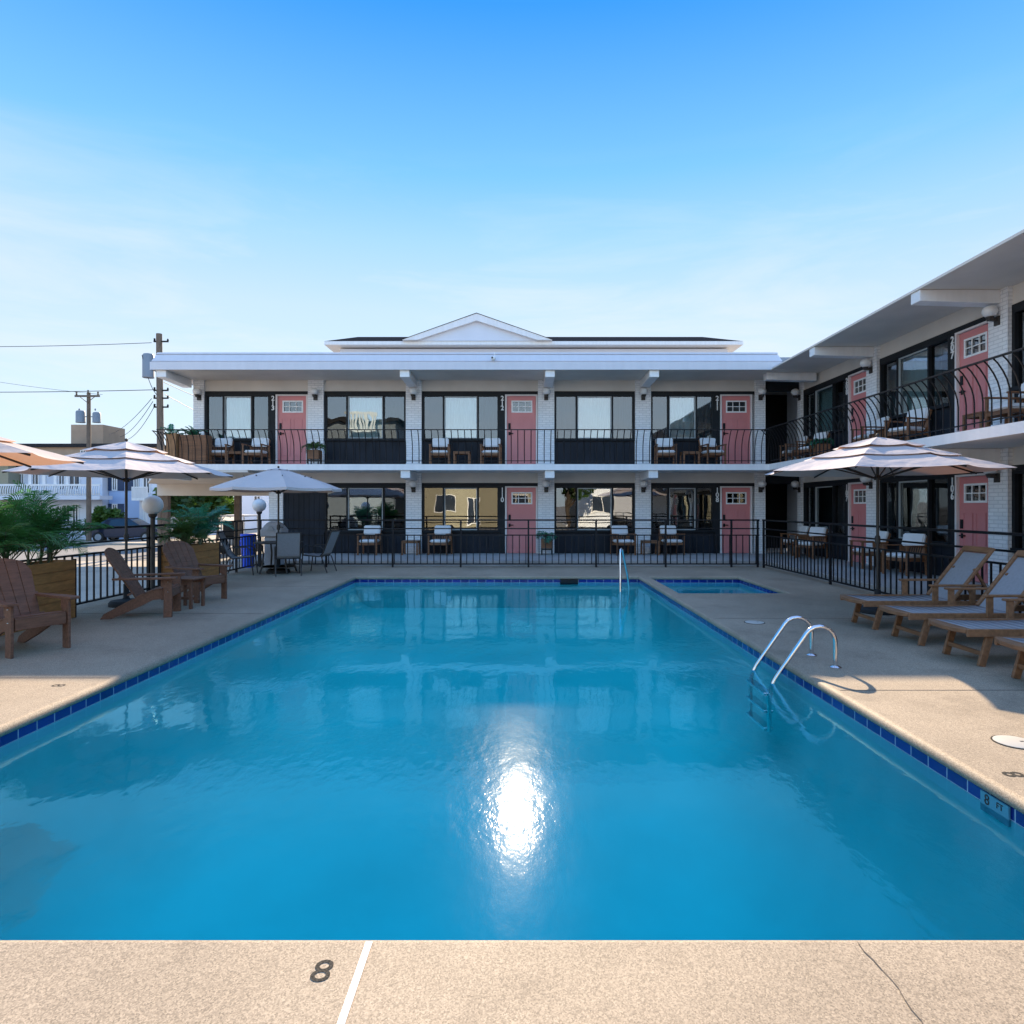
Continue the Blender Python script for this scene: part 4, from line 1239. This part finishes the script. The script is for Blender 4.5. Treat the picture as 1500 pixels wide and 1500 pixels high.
r = thing('pool_ladder', 'polished steel grab rails of the ladder on the right side of the pool', 'ladder', (3.08, 6.65, 0))
for y in (-.26, .26):
    pts = [(0, y, 0)]
    pts += [(0, y, .15)]
    for k in range(0, 9):
        a = R(0 + 145 * k / 8); pts.append((-.155 + .155 * math.cos(a), y, .245 + .155 * math.sin(a)))
    pts += [(-.58, y, -.10), (-.63, y, -.20), (-.645, y, -.30), (-.645, y, -.62)]
    # smooth
    pp = [Vector(p) for p in pts]
    MB().tube(pp, .0215, 14).build('grab_rail', M['steel'], r, smooth=True)
    MB().lathe([(.055, .001), (.055, .008), (.03, .02), (.024, .022)], 18, (0, y, 0)).build('collar', M['steel'], r, smooth=True)
for z in (-.26, -.43, -.60): MB().box(-.70, -.60, -.25, .25, z - .02, z + .01).build('tread', M['steel'], r, bevel=.006)
r = thing('handrail', 'polished steel handrail standing in the far right corner of the pool', 'handrail', (2.1, 13.5, 0))
m = MB(); m.tube([(-.06, -.25, -.7), (-.06, -.25, .64), (-.055, -.22, .69), (-.03, -.15, .71), (.0, -.10, .69), (.14, .10, .15), (.18, .14, -.10), (.18, .14, -.6)], .021, 12); m.build('rail', M['steel'], r, smooth=True)
for x, y, c, lb in ((3.18, 8.87, 'white', 'white round skimmer lid in the shaded deck beside the ladder'), (3.30, 4.36, 'white', 'white round skimmer lid in the sunlit deck at the right edge')):
    r = thing('skimmer_lid', lb, 'lid', (x, y, 0), 0, 'round skimmer lids in the deck')
    MB().lathe([(.125, .0015), (.125, .006), (.118, .008)], 32).build('lid', M['lid'], r, smooth=True)
    MB().lathe([(.136, .001), (.136, .004), (.126, .004), (.126, .001)], 32).build('rim', M['ink'], r)
    MB().box(.03, .055, -.006, .006, .008, .0095).build('finger_slot', M['ink'], r)

# ------------------------------------------------------------------ beyond the pool


def window_on(root, x0, x1, z0, z1, y, fm='white', shut=None, out=-1):
    f = MB(); t = .07
    f.box(x0, x0 + t, y, y + out * .06, z0, z1); f.box(x1 - t, x1, y, y + out * .06, z0, z1); f.box(x0 + t, x1 - t, y, y + out * .06, z1 - t, z1); f.box(x0 + t, x1 - t, y, y + out * .06, z0, z0 + t)
    f.box((x0 + x1) / 2 - .03, (x0 + x1) / 2 + .03, y, y + out * .05, z0 + t, z1 - t)
    fo = f.build('window', M[fm], root)
    MB().box(x0 + .04, x1 - .04, y + out * .004, y + out * .02, z0 + .04, z1 - .04).build('pane', M['hglass'], fo)
    if shut:
        for a, b in ((x0 - .42, x0 - .03), (x1 + .03, x1 + .42)): MB().box(a, b, y, y + out * .05, z0, z1).build('shutter', M[shut], fo)


def house(name, label, x0, x1, y0, y1, h, wm, roof='gable', rm='shingle', wins=(), rh=1.6, group=None, ohang=.35, out=-1, shut=None):
    cx, cy_ = (x0 + x1) / 2, (y0 + y1) / 2
    r = thing(name, label, 'building', (cx, cy_, GZ), 0, group)
    a, b = (x1 - x0) / 2, (y1 - y0) / 2; h -= GZ
    MB().box(-a, a, -b, b, 0, h).build('wall', M[wm], r)
    m = MB(); A, B = a + ohang, b + ohang
    if roof == 'flat': m.box(-A, A, -B, B, h + .001, h + .35)
    elif roof == 'hip':
        q = min(A, B) * .95
        m.add([(-A, -B, h + .001), (A, -B, h + .001), (A, B, h + .001), (-A, B, h + .001), (-A + q, 0, h + rh), (A - q, 0, h + rh)], [(0, 1, 5, 4), (1, 2, 5), (2, 3, 4, 5), (3, 0, 4), (3, 2, 1, 0)])
    else:
        m.prism([(-A, h + .001), (A, h + .001), (0, h + rh)], -B, B, lambda p, q, d: (p, d, q)) if roof == 'gable' else m.prism([(-B, h + .001), (B, h + .001), (0, h + rh)], -A, A, lambda p, q, d: (d, p, q))
    m.build('roof', M[rm], r)
    for (u0, u1, z0, z1) in wins: window_on(r, u0 - cx, u1 - cx, z0 - GZ, z1 - GZ, out * b, shut=shut, out=out)
    return r


# gabled block behind the far wing
YH = 40.0
hx = lambda px, Y=YH: (px - 761) * Y / 960
hz = lambda py, Y=YH: H + (742 - py) * Y / 960
r = thing('gabled_house', 'white gabled house with grey hipped roof rising behind the far wing', 'building', (hx(780), YH, GZ))
o = r.location
m = MB(); m.box(hx(498), hx(1066), YH, YH + 14, GZ, hz(511)); m.build('wall', M['sidew'], r, off=o)
m = MB(); x0, x1 = hx(480), hx(1083); z0 = hz(509); z1 = hz(504)
m.box(x0, x1, YH - .7, YH + 14.7, z0, z1); m.build('eave', M['white'], r, off=o)
m = MB(); m.add([(x0, YH - .7, z1 + .002), (x1, YH - .7, z1 + .002), (x1, YH + 14.7, z1 + .002), (x0, YH + 14.7, z1 + .002), (x0 + 1.1, YH + 3, hz(493.5, YH + 3)), (x1 - 1.4, YH + 3, hz(493.5, YH + 3)), (x1 - 1.4, YH + 11, hz(493.5, YH + 3)), (x0 + 1.1, YH + 11, hz(493.5, YH + 3))],
               [(0, 1, 5, 4), (1, 2, 6, 5), (2, 3, 7, 6), (3, 0, 4, 7), (4, 5, 6, 7), (3, 2, 1, 0)]); m.build('roof', M['shingle'], r, off=o)
ga, gb, gc = hx(589, 39), hx(809, 39), hx(698, 39); gt = hz(459, 39)
gz = z1 + .01
m = MB(); m.prism([(ga + .5, gz), (gb - .5, gz), (gc, gt - .35)], YH - .75, YH + 4, lambda a, b, d: (a, d, b)); gbl = m.build('gable', M['sidew'], r, off=o)
m = MB()
for (p, q) in ((ga, gc), (gb, gc)):
    m.add([(p, YH - 1.0, gz), (q, YH - 1.0, gt), (q, YH - 1.0, gt - .42), (p + (.9 if q > p else -.9), YH - 1.0, gz), (p, YH - .7, gz), (q, YH - .7, gt), (q, YH - .7, gt - .42), (p + (.9 if q > p else -.9), YH - .7, gz)],
          [(0, 1, 2, 3), (7, 6, 5, 4), (0, 4, 5, 1), (1, 5, 6, 2), (2, 6, 7, 3), (3, 7, 4, 0)])
m.build('gable_trim', M['white'], gbl, off=o)
m = MB()
for (p, q) in ((ga, gc), (gb, gc)): m.quad((p, YH - 1.05, gz + .02), (q, YH - 1.05, gt + .03), (q, YH + 6, gt + .03), (p, YH + 6, gz + .02))
m.build('gable_roof', M['shingle'], gbl, off=o)

# houses over the street on the left
YL = 42.0
lx = lambda px, Y=YL: (px - 761) * Y / 960
lz = lambda py, Y=YL: H + (742 - py) * Y / 960
r = house('balcony_house', 'white house with a white upstairs balcony across the street on the left', lx(16), lx(150), YL, YL + 10, 3.95, 'sidew', 'flat', 'shingle', wins=[(lx(46), lx(58), 2.6, 3.7), (lx(86), lx(96), 2.6, 3.7), (lx(101), lx(118), 2.6, 3.7), (lx(28), lx(36), 2.6, 3.7), (lx(92), lx(104), .5, 1.7), (lx(106), lx(116), .1, 1.75)])
o = r.location
m = MB(); m.box(lx(18), lx(165), YL - 1.3, YL - .005, 2.0, 2.25); m.build('balcony_floor', M['sidew'], r, off=o)
m = MB(); m.box(lx(18), lx(165), YL - 1.3, YL - 1.22, 2.85, 2.97); m.box(lx(18), lx(165), YL - 1.28, YL - 1.24, 2.3, 2.36)
n = 44
for k in range(n + 1):
    x = lx(18.5) + (lx(164.5) - lx(18.5)) * k / n
    m.tube([(x, YL - 1.26, 2.25), (x, YL - 1.34, 2.42), (x, YL - 1.34, 2.6), (x, YL - 1.26, 2.86)], .035, 5)
m.build('balcony_rail', M['white'], r, off=o)
m = MB()
for px in (64, 84, 100, 117): m.box(lx(px) - .09, lx(px) + .09, YL - 1.2, YL - 1.05, 2.25, 3.9)
m.build('balcony_post', M['white'], r, off=o)
house('blue_house', 'pale blue house with navy shutters beside the white balcony house', lx(151), lx(201), YL + .6, YL + 10, 4.1, 'sideb', 'flat', 'shingle', wins=[(lx(156), lx(164), 2.6, 3.6), (lx(156), lx(164), .2, 1.75), (lx(188), lx(196), 2.6, 3.6)], shut='shutter')
r = house('white_porch_house', 'white house with a small upstairs porch right of the blue house', lx(201.5), lx(236), YL + .2, YL + 8, 4.3, 'sidew', 'flat', 'shingle', wins=[(lx(207), lx(218), 2.4, 3.8), (lx(208), lx(213), .3, 1.7)])
o = r.location
m = MB(); m.box(lx(202), lx(225), YL - .7, YL + .19, 1.95, 2.1); m.box(lx(202), lx(225), YL - .7, YL - .64, 2.75, 2.82)
for k in range(16): x = lx(202.3) + (lx(224.6) - lx(202.3)) * k / 15; m.box(x - .02, x + .02, YL - .69, YL - .65, 2.1, 2.75)
m.build('porch_rail', M['white'], r, off=o)
house('cream_house', 'cream house at the left edge behind the palms', lx(-90, 41), lx(12, 41), 41, 42.2, 4.3, 'cream', 'flat', 'white', wins=[(lx(-30, 41), lx(-18, 41), 1.2, 2.8)])
r = house('tan_building', 'tan flat roofed block with a roof tower behind the left houses', lx(-60, 70), lx(226, 70), 70, 84, lz(655, 70), 'tan', 'flat', 'shingle', wins=[(lx(118, 70), lx(126, 70), 6.6, 7.6), (lx(150, 70), lx(158, 70), 6.6, 7.6), (lx(178, 70), lx(186, 70), 6.6, 7.6)])
o = r.location
MB().box(lx(104, 72), lx(151, 72), 72, 76, lz(656, 70), lz(622, 72)).build('roof_tower', M['tan'], r, off=o)
house('far_white_house', 'white house with a steep gable seen past the corner lamp', lx(352, 62), lx(425, 62), 62, 70, 4.6, 'sidew', 'gable', 'shingle', wins=[(lx(372, 62), lx(382, 62), 1.2, 2.6)], rh=2.2)
# houses behind the photographer: they show only as reflections in the window panes
house('rear_cream_house', 'sunlit cream house mirrored in the ground floor window of room 110', -9, 3, -27, -17, 4.3, 'cream', 'side', wins=[(-7.5, -5.5, 1, 2.6), (-4.5, -3.5, 0, 2.4), (-1.5, .8, 1, 2.6)], out=1)
house('rear_white_house', 'sunlit white house mirrored in the ground floor windows near the handrail', 5, 15, -28, -19, 4.0, 'sidew', 'gable', wins=[(6.5, 8.5, 1, 2.6), (10.5, 12.5, 1, 2.6)], out=1)
r = house('rear_tall_house', 'tall pale house with white balcony mirrored in the upper windows', -18, -11, -30, -18, 9.0, 'bluegrey', 'flat', 'shingle', wins=[(-17, -16, 4.4, 6), (-13.5, -12, 4.4, 6)], out=1)
o = r.location
m = MB(); m.box(-15.2, -12.4, -17.99, -16.6, 8.0, 8.3); m.box(-15.2, -12.4, -16.7, -16.6, 9.5, 9.8)
for k in range(9): x = -15.0 + 2.4 * k / 8; m.box(x - .09, x + .09, -16.7, -16.62, 8.3, 9.5)
m.build('balcony', M['sash'], r, off=o)


def tree(label, x, y, trunk_h, cr, ch, cz, n, mt, seed, ls=.22, group=None, name='tree', clumps=14):
    rng = random.Random(seed)
    r = thing(name, label, 'tree' if name == 'tree' else 'shrub', (x, y, GZ), 0, group)
    cz += .45; trunk_h += .4
    st = MB(); st.tube([(0, 0, 0), (.05, 0, trunk_h * .5), (0, .05, cz)], [.16 * cr / 2, .12 * cr / 2, .05 * cr / 2], 8)
    cl = []
    for k in range(clumps):
        a = rng.uniform(0, 6.283); e = rng.uniform(-.8, 1); q = rng.uniform(.35, .8)
        c = Vector((math.cos(a) * cr * q * math.sqrt(1 - e * e * .6), math.sin(a) * cr * q * math.sqrt(1 - e * e * .6), cz + e * ch * .62))
        cl.append((c, rng.uniform(.28, .48) * cr))
        st.tube([(0, 0, trunk_h * .7), tuple(c)], [.05 * cr / 2, .012], 5)
    lf = MB()
    for i in range(n):
        c, rr = rng.choice(cl)
        d = Vector((rng.gauss(0, 1), rng.gauss(0, 1), rng.gauss(0, 1))).normalized() * rr * (rng.random() ** .4)
        p = c + d; s = ls * rng.uniform(.5, 1.3)
        u = Vector((rng.gauss(0, 1), rng.gauss(0, 1), rng.gauss(0, .6))).normalized(); v = u.cross(Vector((rng.gauss(0, 1), rng.gauss(0, 1), rng.gauss(0, 1)))).normalized()
        lf.add([p - u * s, p + v * s * .45, p + u * s, p - v * s * .45], [(0, 1, 2, 3)])
    lf.build('crown', M[mt], r, recalc=False); st.build('trunk', M['bark'], r)
    return r


tree('dark leafy tree under the edge of the far wing, behind the second planter', lx(268, 36), 36, 1.0, 1.5, 1.5, 2.0, 2600, 'tree', 41, .2)
tree('yellow green tree right of the dark tree, behind the second planter', lx(318, 38), 38, 1.0, 1.3, 1.2, 1.9, 2200, 'hedge', 42, .2)
tree('bushy tree at the end of the street between the white house and the undercroft', lx(243, 44), 44, 1.5, 1.6, 1.6, 2.4, 2200, 'tree', 43, .22)
tree('round clipped green shrub in front of the blue house', lx(154, 40), 40, .4, 1.0, .75, .95, 3800, 'hedge', 44, .11, name='round_shrub', clumps=22)
tree('rear garden tree mirrored in the ground floor windows', 4.2, -16, 2, 2.4, 2, 4, 1800, 'tree', 45, .3)


# utility poles and wires
def xf(mb, c, r_, h_): return mb.lathe([(r_, 0), (r_ * 1.03, .03), (r_, .06), (r_, h_), (r_ * .85, h_ + .06), (r_ * .3, h_ + .1)], 14, c)


P1 = at(237, 742, 29.5); p1 = thing('utility_pole', 'thick wooden utility pole rising behind the left end of the far wing', 'utility pole', (P1.x, 29.5, GZ), 0, 'utility poles')
zt = H + (742 - 489) * 29.5 / 960 - GZ
MB().tube([(0, 0, 0), (-.12, 0, zt)], [.17, .125], 12).build('shaft', M['pole'], p1, smooth=True)
m = MB(); xf(m, (-.55, -.1, zt - 2.0), .24, 1.0); m.box(-.4, -.05, -.12, -.02, zt - 1.5, zt - 1.4); m.build('transformer', M['tank'], p1, smooth=True)
m = MB()
for z in (zt - .35, zt - 2.55, zt - 2.9, zt - 3.3):
    m.box(-.35, .3, -.05, .02, z - .03, z + .03); m.lathe([(.035, 0), (.05, .03), (.035, .06), (.05, .09), (.02, .12)], 8, (-.32, -.01, z + .03)); m.lathe([(.035, 0), (.05, .03), (.035, .06), (.02, .1)], 8, (.28, -.01, z + .03))
m.build('insulators', M['iron'], p1)
P2 = at(130, 742, 38); p2 = thing('utility_pole', 'distant utility pole with a crossarm and two grey transformers over the left street', 'utility pole', (P2.x, 38, GZ), 0, 'utility poles')
zt2 = H + (742 - 575) * 38 / 960 - GZ
MB().tube([(0, 0, 0), (0, 0, zt2)], [.14, .10], 10).build('shaft', M['pole'], p2, smooth=True)
m = MB(); m.box(-.72, .72, -.16, -.10, zt2 - .28, zt2 - .17)
for x in (-.62, .05, .62): m.lathe([(.03, 0), (.06, .05), (.03, .1), (.06, .15), (.02, .2)], 8, (x, -.13, zt2 - .17 + (.1 if x == .05 else 0)))
m.bar((-.45, -.13, zt2 - .25), (0, -.13, zt2 - .6), .03, .03); m.bar((.45, -.13, zt2 - .25), (0, -.13, zt2 - .6), .03, .03)
m.build('crossarm', M['pole'], p2)
for x, q in ((-.47, 1.0), (.46, .85)):
    m = MB(); xf(m, (x, 0, zt2 - 1.75), .25 * q, .62 * q); m.lathe([(.03, 0), (.05, .04), (.03, .12)], 8, (x - .08, 0, zt2 - 1.05)); m.bar((x, 0, zt2 - 1.4), (0, 0, zt2 - 1.4), .05, .05)
    m.build('transformer', M['tank'], p2, smooth=True)


def wire(label, a, b, sag, r_=.014):
    m = MB(); n = 14
    a = Vector(a); b = Vector(b)
    m.tube([a.lerp(b, t / n) - Vector((0, 0, sag * 4 * (t / n) * (1 - t / n))) for t in range(n + 1)], r_, 5, False)
    o_ = m.build('overhead_wire', M['wire'])
    tag(o_, label, 'wire', 'overhead wires')


wire('topmost overhead wire from the thick pole towards the left edge', at(222, 502, 29.5), at(-400, 498, 31), .25)
wire('middle overhead wire from the thick pole across the distant pole to the left', at(224, 571, 29.5), at(-400, 566, 36), .2, .017)
wire('faint overhead wire sloping down from the left edge above the distant pole', at(-200, 520, 45), at(150, 578, 39), .3, .01)
wire('left slack wire from the thick pole down to the roof tower', at(222, 584, 29.5), at(160, 636, 52), .3)
wire('second slack wire from the thick pole down to the blue house', at(224, 588, 29.5), at(176, 640, 46), .3)
wire('right slack wire from the thick pole down behind the umbrella', at(228, 592, 29.5), at(186, 644, 42), .3)
wire('upper wire from the thick pole passing behind the far wing', at(240, 560, 29.5), at(420, 625, 40), .2)
wire('lower wire from the thick pole passing behind the far wing', at(242, 578, 29.5), at(420, 660, 44), .2)
wire('drop wire looped beside the transformer on the thick pole', at(208, 520, 29.2), at(232, 580, 29.4), .35)


# vehicles
def car(label, x, y, rz, paint, group='parked cars'):
    r = thing('parked_car', label, 'car', (x, y, GZ + .004), R(rz), group)
    side = [(-2.15, .35), (-2.2, .62), (-2.05, .86), (-1.45, .95), (1.0, .93), (1.85, .84), (2.15, .66), (2.2, .4), (2.1, .28), (-2.05, .28)]
    m = MB(); m.prism(side, -.86, .86, lambda a, b, d: (a, d, b)); m.build('body', M[paint], r, bevel=.07, seg=3, smooth=True)
    m = MB(); lo_ = [(-1.65, .93), (-1.0, 1.38), (.25, 1.40), (1.05, .92)]
    vs = [(a, -.78 if b < 1 else -.60, b) for a, b in lo_] + [(a, .78 if b < 1 else .60, b) for a, b in lo_]
    m.add(vs, [(0, 1, 2, 3), (7, 6, 5, 4), (0, 4, 5, 1), (1, 5, 6, 2), (2, 6, 7, 3), (3, 7, 4, 0)]); m.build('cabin_glass', M['hglass'], r, bevel=.04, seg=2, smooth=True)
    m = MB(); m.box(-.98, .23, -.59, .59, 1.385, 1.43); m.build('roof', M[paint], r, bevel=.02)
    for sx in (-1.35, 1.35):
        for sy in (-.80, .80):
            m = MB(); m.tube([(sx, sy - .11, .31), (sx, sy + .11, .31)], .31, 18); w_ = m.build('wheel', M['rubber'], r)
            m = MB(); m.tube([(sx, sy - .115, .31), (sx, sy + .115, .31)], .19, 12); m.build('rim', M['grey'], w_)
    for sy in (-.62, .62):
        MB().box(2.14, 2.2, sy - .16, sy + .16, .56, .68).build('headlight', M['globe'], r)
        MB().box(-2.2, -2.15, sy - .16, sy + .16, .6, .74).build('taillight', M['pink'], r)
    return r


car('dark blue car parked by the shrub across the street', lx(196, 40), 39.6, 4, 'carpaint')
car('dark car half hidden by the palms at the left edge', lx(18, 39), 39.0, 4, 'carpaint')
car('silver car mirrored in the ground floor windows', 1.5, -11, 8, 'carpale')
# small roofed cart by the corner
cx_ = lx(351, 30)
r = thing('utility_cart', 'small white roofed cart with a dark open back beyond the corner of the fence', 'cart', (cx_, 30, GZ))
r.scale = (1, 1, 1.25)
m = MB(); m.box(-.56, .56, -.8, .9, 1.33, 1.40); m.build('roof', M['white'], r, bevel=.03, seg=2)
for sx in (-1, 1):
    for y in (-.72, .8): MB().bar((sx * .52, y, .45), (sx * .50, y, 1.34), .05, .05, (0, 1, 0)).build('roof_post', M['white'], r)
MB().box(-.56, .56, -.85, .95, .30, .52).build('body', M['grey'], r, bevel=.04)
MB().box(-.48, .48, -.55, -.05, .52, .70).build('seat', M['black'], r, bevel=.04)
MB().box(-.48, .48, -.66, -.56, .62, 1.15).build('seat_back', M['black'], r, bevel=.03)
for sx in (-.45, .45):
    for y in (-.6, .65): MB().tube([(sx - .08, y, .22), (sx + .08, y, .22)], .22, 14).build('wheel', M['rubber'], r)


# lettering becomes plain meshes
bpy.context.view_layer.update()
dg = bpy.context.evaluated_depsgraph_get()
for o in [o for o in COL.objects if o.type == 'FONT']:
    me = bpy.data.meshes.new_from_object(o.evaluated_get(dg))
    n_ = bpy.data.objects.new(o.name, me); nm = o.name
    n_.location = o.location; n_.rotation_euler = o.rotation_euler; n_.parent = o.parent
    bpy.data.objects.remove(o); n_.name = nm
    COL.objects.link(n_)
